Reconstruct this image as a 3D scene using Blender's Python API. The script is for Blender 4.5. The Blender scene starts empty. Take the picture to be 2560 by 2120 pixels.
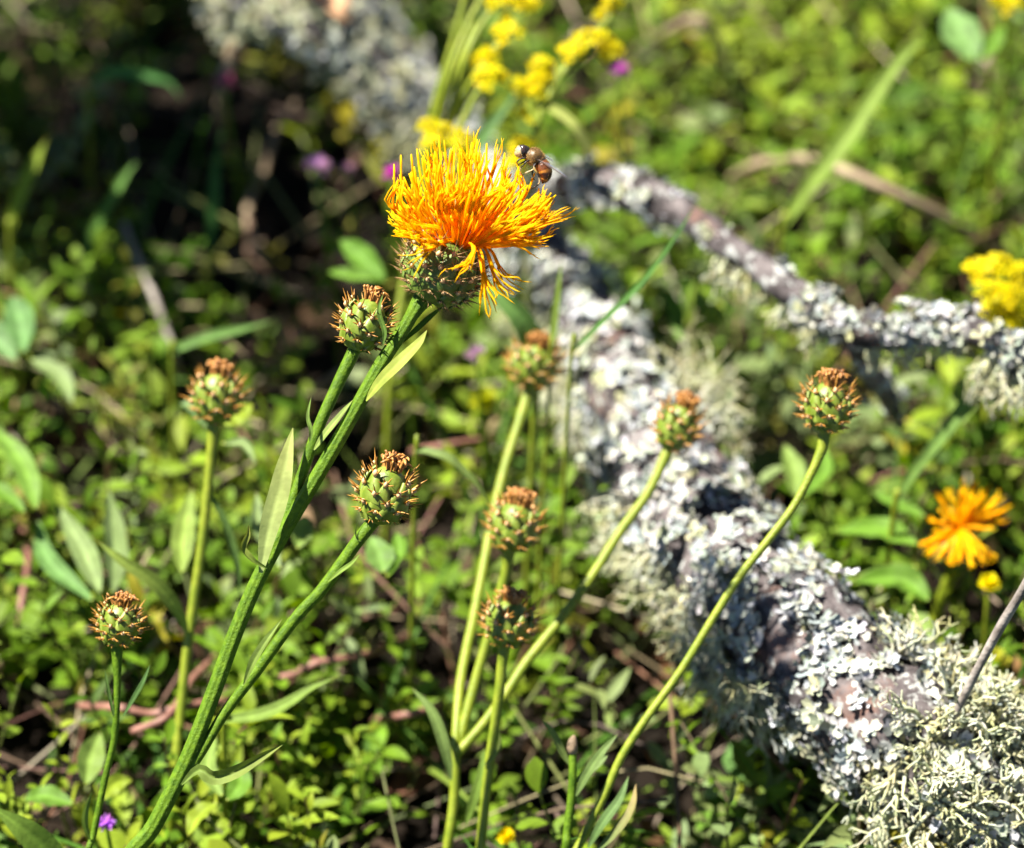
import bpy, math, random
import numpy as np
from mathutils import Vector, Matrix, noise as mnoise

# ---------------------------------------------------------------- camera
sc = bpy.context.scene
CAM_H, PITCH, HFOV = 0.72, math.radians(40), math.radians(20)
cam_d = bpy.data.cameras.new('camera'); cam = bpy.data.objects.new('camera', cam_d)
sc.collection.objects.link(cam); sc.camera = cam
cam.location = (0, 0, CAM_H); cam.rotation_euler = (math.pi/2 - PITCH, 0, 0)
cam_d.sensor_width = 36; cam_d.angle = HFOV
cam_d.clip_start = 0.02; cam_d.clip_end = 200
cam_d.dof.use_dof = True; cam_d.dof.focus_distance = 0.797; cam_d.dof.aperture_fstop = 7.0
# ---------------------------------------------------------------- sky and sun
SUN_DIR = Vector((-0.46, 0.12, 0.88)).normalized()
w = bpy.data.worlds.new('World'); sc.world = w; w.use_nodes = True
nt = w.node_tree; bg = nt.nodes['Background']
sky = nt.nodes.new('ShaderNodeTexSky'); sky.sky_type = 'NISHITA'; sky.sun_disc = False
sky.altitude = 3000; sky.air_density = 0.6; sky.dust_density = 0.1
sky.sun_elevation = math.asin(SUN_DIR.z); sky.sun_rotation = math.atan2(SUN_DIR.x, SUN_DIR.y)
nt.links.new(sky.outputs[0], bg.inputs[0]); bg.inputs[1].default_value = 0.05
sd = bpy.data.lights.new('sun', 'SUN'); sd.energy = 5.0; sd.angle = math.radians(0.53); sd.color = (1, 0.95, 0.86)
so = bpy.data.objects.new('sun', sd); sc.collection.objects.link(so)
so.rotation_euler = SUN_DIR.to_track_quat('Z', 'Y').to_euler(); so.location = (0, 0, 3)
sc.view_settings.view_transform = 'Standard'; sc.view_settings.look = 'None'
sc.view_settings.exposure = 2.0; sc.view_settings.gamma = 1
sc.render.engine = 'CYCLES'

# ---------------------------------------------------------------- pixel -> place
FPX = 1280 / math.tan(HFOV/2)
CAM = Vector((0, 0, CAM_H)); FWD = Vector((0, math.cos(PITCH), -math.sin(PITCH)))
RGT = Vector((1, 0, 0)); UPV = Vector((0, math.sin(PITCH), math.cos(PITCH)))
def P(px, py, D):
    return CAM + D*(FWD + (px-1280)/FPX*RGT - (py-1060)/FPX*UPV)
def PZ(px, py, z):
    d = FWD + (px-1280)/FPX*RGT - (py-1060)/FPX*UPV
    return CAM + d*((z-CAM_H)/d.z)
def depth(p): return (p-CAM).dot(FWD)
R = random.Random(7)
def gz(x, y):
    return 0.007*mnoise.noise((x*9, y*9, 0.3)) + 0.003*mnoise.noise((x*31, y*31, 4.0))

# ---------------------------------------------------------------- materials
def new_mat(name):
    m = bpy.data.materials.new(name); m.use_nodes = True
    return m, m.node_tree, m.node_tree.nodes, m.node_tree.links
def mat(name, col=None, col2=None, rough=0.5, trans=0.0, scale=300, bump=0.0, bscale=900, spec=0.4, attr=False, tcol=None, stripes=None):
    """procedural: two colours mixed by noise (or a colour attribute), optional leaf translucency and bump"""
    m, t, n, l = new_mat(name); b = n['Principled BSDF']; out = n['Material Output']
    b.inputs['Roughness'].default_value = rough; b.inputs['Specular IOR Level'].default_value = spec
    tc = n.new('ShaderNodeTexCoord'); nz = n.new('ShaderNodeTexNoise'); nz.inputs['Scale'].default_value = scale; nz.inputs['Detail'].default_value = 4
    l.new(tc.outputs['Object'], nz.inputs['Vector'])
    rmp = n.new('ShaderNodeMapRange'); rmp.inputs[1].default_value = 0.35; rmp.inputs[2].default_value = 0.65
    l.new(nz.outputs['Fac'], rmp.inputs[0])
    mx = n.new('ShaderNodeMix'); mx.data_type = 'RGBA'; l.new(rmp.outputs[0], mx.inputs[0])
    if attr:
        a = n.new('ShaderNodeVertexColor'); a.layer_name = 'Col'
        hs = n.new('ShaderNodeHueSaturation'); hs.inputs['Value'].default_value = 0.72; l.new(a.outputs[0], hs.inputs['Color'])
        l.new(hs.outputs[0], mx.inputs[6]); l.new(a.outputs[0], mx.inputs[7])
    else:
        mx.inputs[6].default_value = (*col, 1); mx.inputs[7].default_value = (*(col2 or col), 1)
    csock = mx.outputs[2]
    l.new(csock, b.inputs['Base Color'])
    if bump:
        nb = n.new('ShaderNodeTexNoise'); nb.inputs['Scale'].default_value = bscale; nb.inputs['Detail'].default_value = 5
        l.new(tc.outputs['Object'], nb.inputs['Vector'])
        bp = n.new('ShaderNodeBump'); bp.inputs['Strength'].default_value = bump; bp.inputs['Distance'].default_value = 0.0006
        l.new(nb.outputs['Fac'], bp.inputs['Height']); l.new(bp.outputs[0], b.inputs['Normal'])
    if trans:
        tr = n.new('ShaderNodeBsdfTranslucent'); ms = n.new('ShaderNodeMixShader'); ms.inputs[0].default_value = trans
        hs2 = n.new('ShaderNodeHueSaturation'); hs2.inputs['Saturation'].default_value = 1.1; hs2.inputs['Value'].default_value = 1.25
        l.new(csock, hs2.inputs['Color']); l.new(hs2.outputs[0], tr.inputs['Color'])
        l.new(b.outputs[0], ms.inputs[1]); l.new(tr.outputs[0], ms.inputs[2]); l.new(ms.outputs[0], out.inputs[0])
    return m
M = {}
M['leaf'] = mat('leaf', attr=True, rough=0.58, trans=0.32, scale=220, bump=0.25, bscale=700, spec=0.16)
M['petal'] = mat('petal', attr=True, rough=0.5, trans=0.58, scale=500, spec=0.1)
M['stem'] = mat('stem', (0.045, 0.095, 0.003), (0.090, 0.160, 0.006), rough=0.55, scale=500, spec=0.2, bump=0.5, bscale=1800)
M['stem_pale'] = mat('stem_pale', (0.120, 0.165, 0.006), (0.19, 0.225, 0.014), rough=0.5, scale=300, bump=0.4, bscale=1500)
M['hair'] = mat('hair', (0.22, 0.34, 0.08), rough=0.6, trans=0.4)
M['bract'] = mat('bract', (0.085, 0.130, 0.006), (0.160, 0.205, 0.028), rough=0.45, scale=420, bump=0.3)
M['bract_dark'] = mat('bract_dark', (0.060, 0.105, 0.010), (0.125, 0.175, 0.030), rough=0.45, scale=420, bump=0.3)
M['spine'] = mat('spine', (0.32, 0.125, 0.014), (0.50, 0.27, 0.05), rough=0.5, scale=700, trans=0.15)
M['spine_dark'] = mat('spine_dark', (0.16, 0.075, 0.022), (0.40, 0.25, 0.10), rough=0.5, scale=600, trans=0.1)
M['node'] = mat('node', (0.46, 0.26, 0.11), (0.58, 0.38, 0.19), rough=0.5, scale=700)
M['dried'] = mat('dried', (0.17, 0.062, 0.012), (0.44, 0.21, 0.050), rough=0.45, scale=420)
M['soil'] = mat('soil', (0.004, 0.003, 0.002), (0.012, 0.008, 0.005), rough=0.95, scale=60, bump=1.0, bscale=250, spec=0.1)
M['litter'] = mat('litter', attr=True, rough=0.8, trans=0.1, scale=160, bump=0.4, bscale=500, spec=0.2)
M['lichen'] = mat('lichen', attr=True, rough=0.85, trans=0.12, scale=500, bump=0.5, bscale=1200, spec=0.15)
M['twig'] = mat('twig', (0.12, 0.10, 0.085), (0.27, 0.24, 0.21), rough=0.8, scale=180, bump=0.8, bscale=600, spec=0.2)
M['dry_stem'] = mat('dry_stem', (0.15, 0.105, 0.06), (0.28, 0.21, 0.13), rough=0.7, scale=140, bump=0.4)
M['red_stem'] = mat('red_stem', (0.13, 0.055, 0.038), (0.22, 0.105, 0.075), rough=0.55, scale=140, bump=0.3)
def bark_mat():
    m, t, n, l = new_mat('bark'); b = n['Principled BSDF']; b.inputs['Roughness'].default_value = 0.85
    b.inputs['Specular IOR Level'].default_value = 0.2
    tc = n.new('ShaderNodeTexCoord')
    def nz(s, d=5):
        q = n.new('ShaderNodeTexNoise'); q.inputs['Scale'].default_value = s; q.inputs['Detail'].default_value = d; q.inputs['Roughness'].default_value = 0.65
        l.new(tc.outputs['Object'], q.inputs['Vector']); return q
    a = nz(95); r1 = n.new('ShaderNodeValToRGB'); l.new(a.outputs['Fac'], r1.inputs[0])
    e = r1.color_ramp.elements; e[0].position = 0.34; e[0].color = (0.012, 0.010, 0.010, 1); e[1].position = 0.68; e[1].color = (0.15, 0.13, 0.127, 1)
    x = e.new(0.5); x.color = (0.06, 0.05, 0.05, 1)
    p = nz(38); r2 = n.new('ShaderNodeValToRGB'); l.new(p.outputs['Fac'], r2.inputs[0])
    e = r2.color_ramp.elements; e[0].position = 0.56; e[0].color = (0, 0, 0, 1); e[1].position = 0.68; e[1].color = (1, 1, 1, 1)
    mx = n.new('ShaderNodeMix'); mx.data_type = 'RGBA'; l.new(r2.outputs[0], mx.inputs[0]); l.new(r1.outputs[0], mx.inputs[6]); mx.inputs[7].default_value = (0.15, 0.085, 0.066, 1)
    q = nz(150, 6); r3 = n.new('ShaderNodeValToRGB'); l.new(q.outputs['Fac'], r3.inputs[0])
    e = r3.color_ramp.elements; e[0].position = 0.54; e[0].color = (0, 0, 0, 1); e[1].position = 0.60; e[1].color = (1, 1, 1, 1)
    m2 = n.new('ShaderNodeMix'); m2.data_type = 'RGBA'; l.new(r3.outputs[0], m2.inputs[0]); l.new(mx.outputs[2], m2.inputs[6]); m2.inputs[7].default_value = (0.28, 0.285, 0.27, 1)
    l.new(m2.outputs[2], b.inputs['Base Color'])
    bp = n.new('ShaderNodeBump'); bp.inputs['Strength'].default_value = 0.9; bp.inputs['Distance'].default_value = 0.0015
    l.new(a.outputs['Fac'], bp.inputs['Height']); l.new(bp.outputs[0], b.inputs['Normal'])
    return m
M['bark'] = bark_mat()

# ---------------------------------------------------------------- mesh helpers
ROOT = sc.collection.objects
WM = {}                                  # world matrix of every object made here
class MB:
    def __init__(s): s.v = []; s.f = []; s.m = []; s.c = []
    def add(s, verts, faces, mi=0, col=(1, 1, 1)):
        o = len(s.v); s.v += [tuple(p) for p in verts]; s.f += [tuple(i+o for i in f) for f in faces]
        s.m += [mi]*len(faces)
        if isinstance(col, list): s.c += col
        else: s.c += [col]*len(verts)
    def mesh(s, name, mats, inv=None, smooth=True):
        me = bpy.data.meshes.new(name)
        vs = s.v if inv is None else [tuple(inv @ Vector(p)) for p in s.v]
        me.from_pydata(vs, [], s.f)
        for m in (mats if isinstance(mats, (list, tuple)) else [mats]): me.materials.append(m)
        me.polygons.foreach_set('material_index', s.m)
        ca = me.color_attributes.new('Col', 'FLOAT_COLOR', 'POINT')
        ca.data.foreach_set('color', np.hstack([np.array(s.c, float), np.ones((len(s.c), 1))]).ravel())
        if smooth: me.polygons.foreach_set('use_smooth', [True]*len(me.polygons))
        me.update(); return me
def link(o, parent=None, local=None):
    ROOT.link(o)
    L = local if local is not None else Matrix.Identity(4)
    if parent is not None: o.parent = parent; WM[o.name] = WM[parent.name] @ L
    else: WM[o.name] = L
    o.matrix_local = L
    return o
def build(name, mb, mats, parent=None, smooth=True):
    """vertices are world positions"""
    inv = WM[parent.name].inverted() if parent is not None else None
    return link(bpy.data.objects.new(name, mb.mesh(name, mats, inv, smooth)), parent)
def tag(o, label, cat, group=None, kind=None):
    o['label'] = label; o['category'] = cat
    if group: o['group'] = group
    if kind: o['kind'] = kind
    return o
def thing(name, label, cat, base, group=None):
    return tag(link(bpy.data.objects.new(name, None), None, Matrix.Translation(base)), label, cat, group)
def spline(pts, n):
    """Catmull-Rom through points (tuples of any length), n samples"""
    a = np.array(pts, float); k = len(a)
    if k == 2:
        t = np.linspace(0, 1, n)[:, None]; return a[0]*(1-t) + a[1]*t
    e = np.vstack([2*a[0]-a[1], a, 2*a[-1]-a[-2]])
    out = []
    for u in np.linspace(0, k-1, n):
        i = min(int(u), k-2); t = u-i
        p0, p1, p2, p3 = e[i], e[i+1], e[i+2], e[i+3]
        out.append(0.5*((2*p1)+(-p0+p2)*t+(2*p0-5*p1+4*p2-p3)*t*t+(-p0+3*p1-3*p2+p3)*t**3))
    return np.array(out)
def frames(pts, hint=None):
    ps = [Vector(p) for p in pts]; T = []
    for i in range(len(ps)):
        d = ps[min(i+1, len(ps)-1)] - ps[max(i-1, 0)]
        T.append(d.normalized() if d.length > 1e-12 else Vector((0, 0, 1)))
    h = hint or (Vector((0, 0, 1)) if abs(T[0].z) < 0.9 else Vector((1, 0, 0)))
    n = (h - T[0]*h.dot(T[0])).normalized(); N = []
    for t in T:
        n = n - t*n.dot(t)
        n = n.normalized() if n.length > 1e-9 else t.orthogonal().normalized()
        N.append(n.copy())
    return ps, T, N
def tube(mb, pts, rad, sides=8, mi=0, col=(1, 1, 1), ridge=0.0, ridges=5, cap=True, wob=0.0, seed=0, cols=None):
    """rad: list of radii same length as pts"""
    ps, T, N = frames(pts); v = []; f = []; n = len(ps); cl = []
    for i, (p, t, nn) in enumerate(zip(ps, T, N)):
        b = t.cross(nn)
        for k in range(sides):
            a = 2*math.pi*k/sides; r = rad[i]*(1+ridge*math.cos(ridges*a))
            d = nn*math.cos(a)+b*math.sin(a)
            if wob: r *= 1+wob*mnoise.noise((p+d*r)*120+Vector((seed, 0, 0)))
            v.append(p+d*r); cl.append(cols[i] if cols is not None else col)
    for i in range(n-1):
        for k in range(sides):
            k2 = (k+1) % sides
            f.append((i*sides+k, i*sides+k2, (i+1)*sides+k2, (i+1)*sides+k))
    if cap:
        f.append(tuple(range(sides-1, -1, -1))); f.append(tuple((n-1)*sides+k for k in range(sides)))
    mb.add(v, f, mi, cl)
def stem(mb, path, r0, r1, n=None, sides=10, mi=0, **kw):
    n = n or max(6, 5*len(path)); s = spline([tuple(p) for p in path], n)
    tube(mb, s, [r0+(r1-r0)*i/(n-1) for i in range(n)], sides, mi, **kw)
    return s
def blade(mb, path, width, normal, n=14, fold=0.25, prof=None, col=(0.1, 0.18, 0.02), col2=None, wave=0.0, mi=0, twist=0.0, nv=6):
    """leaf sheet along a spline, width(u) profile, V fold, wavy margin"""
    s = spline([tuple(p) for p in path], n); ps, T, N = frames(s, normal); v = []; f = []; cl = []
    ph = R.random()*6
    prof = prof or (lambda u: max(0.04, math.sin(math.pi*min(1, u*0.97+0.03))**0.8*(1-0.25*u)))
    for i, (p, t, nn) in enumerate(zip(ps, T, N)):
        u = i/(n-1)
        if twist: nn = (Matrix.Rotation(twist*u, 3, t) @ nn)
        b = t.cross(nn); wd = width*prof(u)*0.5
        for j in range(nv+1):
            q = (j/nv*2-1)
            h = abs(q)*fold*wd + wave*wd*math.sin(u*17+ph+q)*abs(q) 
            v.append(p+b*(q*wd)+nn*h)
            c = np.array(col)*(1.0 if j != nv//2 else 1.45)
            if u > .94: c = c*np.array([.75, .5, .6])
            if col2 is not None: c = c*(1-u)+np.array(col2)*u
            cl.append(tuple(c))
    for i in range(n-1):
        for j in range(nv):
            a = i*(nv+1)+j; f.append((a, a+1, a+nv+2, a+nv+1))
    mb.add(v, f, mi, cl)
def px_path(lst): return [P(*q) for q in lst]
def ground_tail(p, k=0.35, q=None):
    """carry a stem from its last visible point down into the soil"""
    q = q or Vector((0, 0, -1)); d = Vector((q.x*k, q.y*k, -1)); s = (p.z+0.012)/1.0
    return [p+d*s*0.5+Vector((q.x, q.y, 0))*0.006, p+d*s]
def grow(n): return [R.random() for _ in range(n)]

# ================================================================= SETTING
def make_ground():
    mb = MB(); xs = np.concatenate([[-60, -15, -5], np.linspace(-1.6, 1.6, 129), [5, 15, 60]])
    ys = np.concatenate([[-60, -15, -4], np.linspace(-0.8, 2.6, 137), [6, 15, 60]])
    v = [(x, y, gz(x, y) if abs(x) < 4 and -3 < y < 5 else 0.0) for y in ys for x in xs]; nx = len(xs); f = []
    for j in range(len(ys)-1):
        for i in range(nx-1): f.append((j*nx+i, j*nx+i+1, (j+1)*nx+i+1, (j+1)*nx+i))
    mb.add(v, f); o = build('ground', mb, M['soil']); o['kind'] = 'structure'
    o['label'] = 'dark humus soil under the meadow plants'; o['category'] = 'ground'
make_ground()

# ---- scattered stuff: numpy batches of small templates
def batch(name, label, cat, tmpl, mats4, cols, material, kind='stuff', parent=None):
    V, F = tmpl; n = len(mats4); k = len(V)
    A = np.array(mats4)                                        # n,3,4
    vv = np.einsum('nij,kj->nki', A[:, :, :3], V) + A[:, None, :, 3]
    F = np.array(F); ff = (F[None]+(np.arange(n)*k)[:, None, None]).reshape(-1, F.shape[1])
    return vv.reshape(-1, 3), ff, np.repeat(np.array(cols), k, 0)
def np_object(name, parts, material, label, cat, parent=None, kind='stuff'):
    vs, fs, cs, off = [], [], [], 0
    for v, f, c in parts:
        vs.append(v); fs.append(f+off); cs.append(c); off += len(v)
    V = np.vstack(vs); C = np.vstack(cs); me = bpy.data.meshes.new(name)
    nf = sum(len(f) for f in fs); loops = np.concatenate([f.ravel() for f in fs]); tot = np.concatenate([np.full(len(f), f.shape[1]) for f in fs])
    if parent is not None:
        inv = np.array(WM[parent.name].inverted()); V = V @ inv[:3, :3].T + inv[:3, 3]
    me.vertices.add(len(V)); me.vertices.foreach_set('co', V.ravel())
    me.loops.add(len(loops)); me.loops.foreach_set('vertex_index', loops.astype(np.int32))
    me.polygons.add(nf); me.polygons.foreach_set('loop_start', (np.cumsum(tot)-tot).astype(np.int32))
    me.polygons.foreach_set('use_smooth', np.ones(nf, bool))
    me.update(calc_edges=True); me.validate()
    ca = me.color_attributes.new('Col', 'FLOAT_COLOR', 'POINT')
    ca.data.foreach_set('color', np.hstack([C, np.ones((len(C), 1))]).ravel())
    me.materials.append(material)
    o = link(bpy.data.objects.new(name, me), parent); o['kind'] = kind
    if label: o['label'] = label
    if parent is None: o['category'] = cat
    return o
def leaf_tmpl(n, wid, droop, fold, pw=0.75, pk=0.45):
    V = []; F = []
    for i in range(n+1):
        u = i/n; a = u**(math.log(0.5)/math.log(pk)); wv = max(0.03, math.sin(math.pi*min(max(a, 0.01), 0.99))**pw)*wid*0.5
        y = u*(1-0.12*droop*u); z = -droop*u*u*0.5
        V += [(-wv, y, z+fold*wv), (0, y, z), (wv, y, z+fold*wv)]
    for i in range(n):
        a = i*3; F += [(a, a+1, a+4, a+3), (a+1, a+2, a+5, a+4)]
    return np.array(V), F
def orient(pos, az, el, roll, sx, sy):
    d = np.array([math.cos(az)*math.cos(el), math.sin(az)*math.cos(el), math.sin(el)])
    side = np.array([math.sin(az), -math.cos(az), 0.0]); nn = np.cross(side, d)
    c, s = math.cos(roll), math.sin(roll); x = side*c+nn*s; z = -side*s+nn*c
    return np.column_stack([x*sx, d*sy, z*sx, pos])
GREENS = [((0.155, 0.215, 0.013), 5), ((0.090, 0.165, 0.008), 5), ((0.130, 0.200, 0.018), 4), ((0.145, 0.190, 0.065), 2.2),
          ((0.120, 0.120, 0.012), 1.5), ((0.050, 0.105, 0.006), 2), ((0.22, 0.20, 0.012), 0.6), ((0.20, 0.11, 0.05), 0.3)]
def pick(tab, r):
    t = r.random()*sum(w_ for _, w_ in tab)
    for c, w_ in tab:
        t -= w_
        if t <= 0: return c
    return tab[-1][0]
def vary(c, r, a=0.22):
    k = 1+r.uniform(-a, a); return (c[0]*k*(1+r.uniform(-.1, .1)), c[1]*k, c[2]*k*(1+r.uniform(-.2, .2)))
# bare or thin spots and dense spots of the sward, as places on the ground: (photo x, y at 4 cm height, radius m, density)
SPOTS = [(PZ(x, y, 0.03), r_, k) for x, y, r_, k in [
    (330, 260, .050, .30), (520, 420, .050, .26), (700, 560, .050, .3), (640, 300, .040, .28), (420, 620, .045, .25), (250, 130, .04, .25),
    (860, 720, .035, .3), (640, 1080, .022, .3), (480, 100, .05, .25), (1100, 90, .03, .3), (740, 1180, .02, .3),
    (1350, 2010, .022, .2), (1480, 1700, .022, .35), (1000, 1750, .016, .5), (1830, 1800, .02, .4), (1250, 1250, .025, .35),
    (2130, 320, .03, .5), (2400, 220, .02, .5), (2450, 1400, .02, .4), (2000, 1200, .02, .5), (1320, 2100, .03, .35), (1750, 1950, .03, .5)]]
def dens(x, y):
    k = 0.50+1.05*mnoise.noise((x*17, y*17, 9.1))+0.5*mnoise.noise((x*45, y*45, 2.0))
    for p, r_, q in SPOTS:
        d2 = ((x-p.x)**2+(y-p.y)**2)/(r_*r_)
        if d2 < 4: k *= 1-(1-q)*math.exp(-d2*0.7)
    return k
def log_clear(x, y): return False
def make_sward():
    r = random.Random(21); leaves = {k: ([], []) for k in range(6)}; stems = MB()
    T = [leaf_tmpl(5, 0.50, 0.35, 0.25, 0.75, 0.45), leaf_tmpl(5, 0.38, 0.8, 0.4, 0.8, 0.5), leaf_tmpl(5, 0.64, 0.25, 0.2, 0.6, 0.55),
         leaf_tmpl(6, 0.26, 0.6, 0.35, 0.8, 0.42), leaf_tmpl(6, 0.36, 0.4, 0.3, 0.8, 0.6), leaf_tmpl(3, 0.6, 0.4, 0.3)]
    def sprig(x, y, far):
        g = gz(x, y) if not far else 0.0
        kn = mnoise.noise((x*5+3, y*5, 1.7)); kc = mnoise.noise((x*8, y*8, 7.7)); h = r.uniform(0.012, 0.082)*(1+0.3*kn)
        az0 = r.random()*6.28; lean = abs(r.gauss(0, .45)); top = np.array([x+math.cos(az0)*lean*h, y+math.sin(az0)*lean*h, g+h])
        kind = 5 if far else (r.choice([0, 1, 2, 4, 4, 3, 3]) if kn < 0.1 else r.choice([3, 3, 3, 4, 1, 0]))
        base = pick(GREENS, r) if r.random() < .45 else ((0.155, 0.215, 0.013) if kc > .2 else ((0.145, 0.190, 0.065) if kc < -.25 else (0.100, 0.175, 0.010)))
        nl = r.randint(5, 12); b0 = np.array([x, y, g-0.004]); big = r.choice([.6, .75, 1, 1, 1.2, 1.45])
        if not far or r.random() < 0.3:
            sr = r.uniform(.0004, .0010)
            tube(stems, [b0, (b0+top)/2+np.array([r.uniform(-.004, .004), r.uniform(-.004, .004), 0]), top], [sr, sr*.9, sr*.6], 3, cap=False,
                 col=pick([((0.24, 0.13, 0.08), 2), ((0.16, 0.19, 0.05), 3), ((0.30, 0.24, 0.14), 1.5)], r))
        for i in range(nl):
            u = 0.55+0.45*(i+1)/nl; pos = b0*(1-u)+top*u; az = az0+i*2.4+r.uniform(-.4, .4)
            el = r.uniform(-0.2, 0.85) if u < .9 else r.uniform(0.4, 1.25)
            L = r.uniform(0.0052, 0.0112)*big*(1.3 if kind in (3, 4) else 1)*(1.25 if far else 1)
            leaves[kind][0].append(orient(pos, az, el, r.gauss(0, .45), L, L)); leaves[kind][1].append(vary(tuple(q*1.12 for q in base), r))
    n = 0
    while n < 7200:
        x = r.uniform(-0.48, 0.48); y = r.uniform(0.36, 1.42)
        if r.random() > dens(x, y): continue
        sprig(x, y, False); n += 1
    for _ in range(7000):
        x = r.uniform(-1.6, 1.6); y = r.uniform(-0.7, 2.6)
        if -0.46 < x < 0.46 and 0.38 < y < 1.4: continue
        if math.hypot(x, y) < 0.22: continue
        sprig(x, y, True)
    parts = [batch('', '', '', T[k], leaves[k][0], leaves[k][1], None) for k in leaves if leaves[k][0]]
    sv = (np.array(stems.v), np.array(stems.f), np.array(stems.c))
    np_object('ground_cover', parts+[sv], M['leaf'], 'low green ground cover of small crowded leaves', 'ground cover')
    # grass
    GT = leaf_tmpl(8, 0.022, 0.9, 0.4, 0.5, 0.35); mg, cg = [], []
    for _ in range(4200):
        x = r.uniform(-0.6, 0.6); y = r.uniform(0.3, 1.7); L = r.uniform(0.05, 0.13)
        if r.random() > 0.35+0.6*mnoise.noise((x*6, y*6, 20)): continue
        sx = L*r.uniform(0.35, 1.1)
        mg.append(orient(np.array([x, y, gz(x, y)-0.003]), r.random()*6.28, r.uniform(0.5, 1.3), r.gauss(0, .3), sx, L))
        cg.append(vary(pick([((0.07, 0.16, 0.02), 3), ((0.13, 0.19, 0.03), 2), ((0.26, 0.22, 0.11), 1.0)], r), r))
    np_object('grass', [batch('', '', '', GT, mg, cg, None)], M['leaf'], 'thin grass blades scattered through the ground cover', 'grass')
    # litter: dead leaves and stalks
    LT = leaf_tmpl(4, 0.55, -0.5, 0.5, 0.6); ml, cl = [], []
    for _ in range(1500):
        x = r.uniform(-0.6, 0.6); y = r.uniform(0.35, 1.6); L = r.uniform(0.008, 0.022)
        ml.append(orient(np.array([x, y, gz(x, y)+r.uniform(0.001, 0.016)]), r.random()*6.28, r.gauss(0, .25), r.gauss(0, .5), L, L))
        cl.append(vary(pick([((0.12, 0.06, 0.03), 3), ((0.18, 0.12, 0.07), 1.6), ((0.05, 0.028, 0.015), 4), ((0.30, 0.24, 0.18), .7)], r), r))
    sm = MB()
    for _ in range(1500):
        x = r.uniform(-0.5, 0.5); y = r.uniform(0.4, 1.5); a = r.random()*6.28; L = r.uniform(0.03, 0.11); z = gz(x, y)+r.uniform(0.004, 0.055)
        e = np.array([math.cos(a), math.sin(a), r.gauss(0, .25)])*L; p0 = np.array([x, y, z]); k = np.array([r.gauss(0, .006), r.gauss(0, .006), r.gauss(0, .006)])
        rr = r.uniform(.0003, .0008)
        tube(sm, spline([p0-e/2, p0+k, p0+e/2], 6), [rr]*6, 4, col=vary(pick([((0.33, 0.27, 0.17), 3), ((0.20, 0.105, 0.075), 1.6), ((0.13, 0.15, 0.05), 2), ((0.10, 0.07, 0.05), 2)], r), r))
    sv = (np.array(sm.v), None, np.array(sm.c))
    quads = np.array([f for f in sm.f if len(f) == 4])
    np_object('leaf_litter', [batch('', '', '', LT, ml, cl, None), (sv[0], quads, sv[2])], M['litter'], 'brown dead leaves and dry stalks lying among the plants', 'leaf litter')
make_sward()

# ================================================================= FALLEN BRANCH WITH LICHEN
LOG = [(690, -260, .055, .0125), (800, -90, .058, .0130), (930, 110, .062, .0138), (1085, 330, .066, .0142), (1235, 510, .070, .0132), (1390, 690, .074, .0126), (1530, 920, .080, .0136),
       (1635, 1120, .084, .0160), (1760, 1340, .086, .0186), (1960, 1570, .087, .0200), (2210, 1795, .087, .0198), (2470, 2040, .074, .0200), (2680, 2270, .045, .0215), (2900, 2500, .018, .022)]
SIDE = [(1290, 500, 1.05, .0085), (1420, 470, 1.02, .0082), (1590, 480, 0.995, .0078), (1745, 560, 0.972, .0058), (1870, 650, .955, .0052), (1990, 735, .94, .0056), (2090, 800, .93, .0062),
        (2190, 835, .925, .0058), (2300, 815, .92, .0050), (2420, 822, .912, .0050), (2500, 855, .905, .0056), (2600, 900, .90, .0058), (2720, 960, .90, .005)]
STUB = [(2150, 835, .927, .0052), (2165, 905, .945, .0042), (2215, 985, .97, .0032), (2250, 1060, 1.0, .0022)]
log_root = thing('fallen_branch', 'thick lichen-covered fallen branch lying across the meadow', 'branch', PZ(1800, 1340, 0.0))
def limb(name, rows, zmode, sides=40, n=170, wob=0.22):
    pts = [(*(PZ(a, b, c+.012*math.sin(math.pi*min(1, max(0, (a-690)/2200)))) if zmode else P(a, b, c)), d) for a, b, c, d in rows]; s = spline(pts, n); mb = MB()
    rad = [q[3]*(1+0.20*mnoise.noise((i*0.11, 3, 1))) for i, q in enumerate(s)]
    tube(mb, s[:, :3], rad, sides, wob=wob, seed=sides)
    build(name, mb, M['bark'], log_root); return s
FARL = [(1010, 260, 1.13, .0075), (940, 170, 1.125, .0070), (850, 110, 1.12, .0062), (760, 85, 1.12, .0055), (670, 50, 1.12, .005), (590, 5, 1.12, .0045), (480, -60, 1.12, .004)]
s_far = limb('side_limb', FARL, False, 20, 70, .28)
s_log = limb('trunk', LOG, True); s_side = limb('side_limb', [(a, b, c, d*.86) for a, b, c, d in SIDE], False, 24, 130, 0.28); s_stub = limb('twig_stub', STUB, False, 14, 40, .25)
WHITES = [((0.40, 0.415, 0.375), 5), ((0.49, 0.50, 0.46), 5), ((0.28, 0.305, 0.27), 3), ((0.34, 0.345, 0.22), 2.4), ((0.10, 0.105, 0.10), 2.2), ((0.58, 0.59, 0.56), 1.6)]
FRUT = [((0.52, 0.53, 0.33), 4), ((0.60, 0.60, 0.42), 3), ((0.40, 0.39, 0.21), 3), ((0.60, 0.60, 0.46), 1.5)]
def surf(s, i, ang):
    i = max(1, min(len(s)-2, i)); t = Vector(s[i+1][:3]-s[i-1][:3]).normalized(); p = Vector(s[i][:3])
    side = t.cross(Vector((0, 0, 1))).normalized(); up = side.cross(t).normalized()
    d = up*math.cos(ang)+side*math.sin(ang); return p, d, t, s[i][3]
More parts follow.
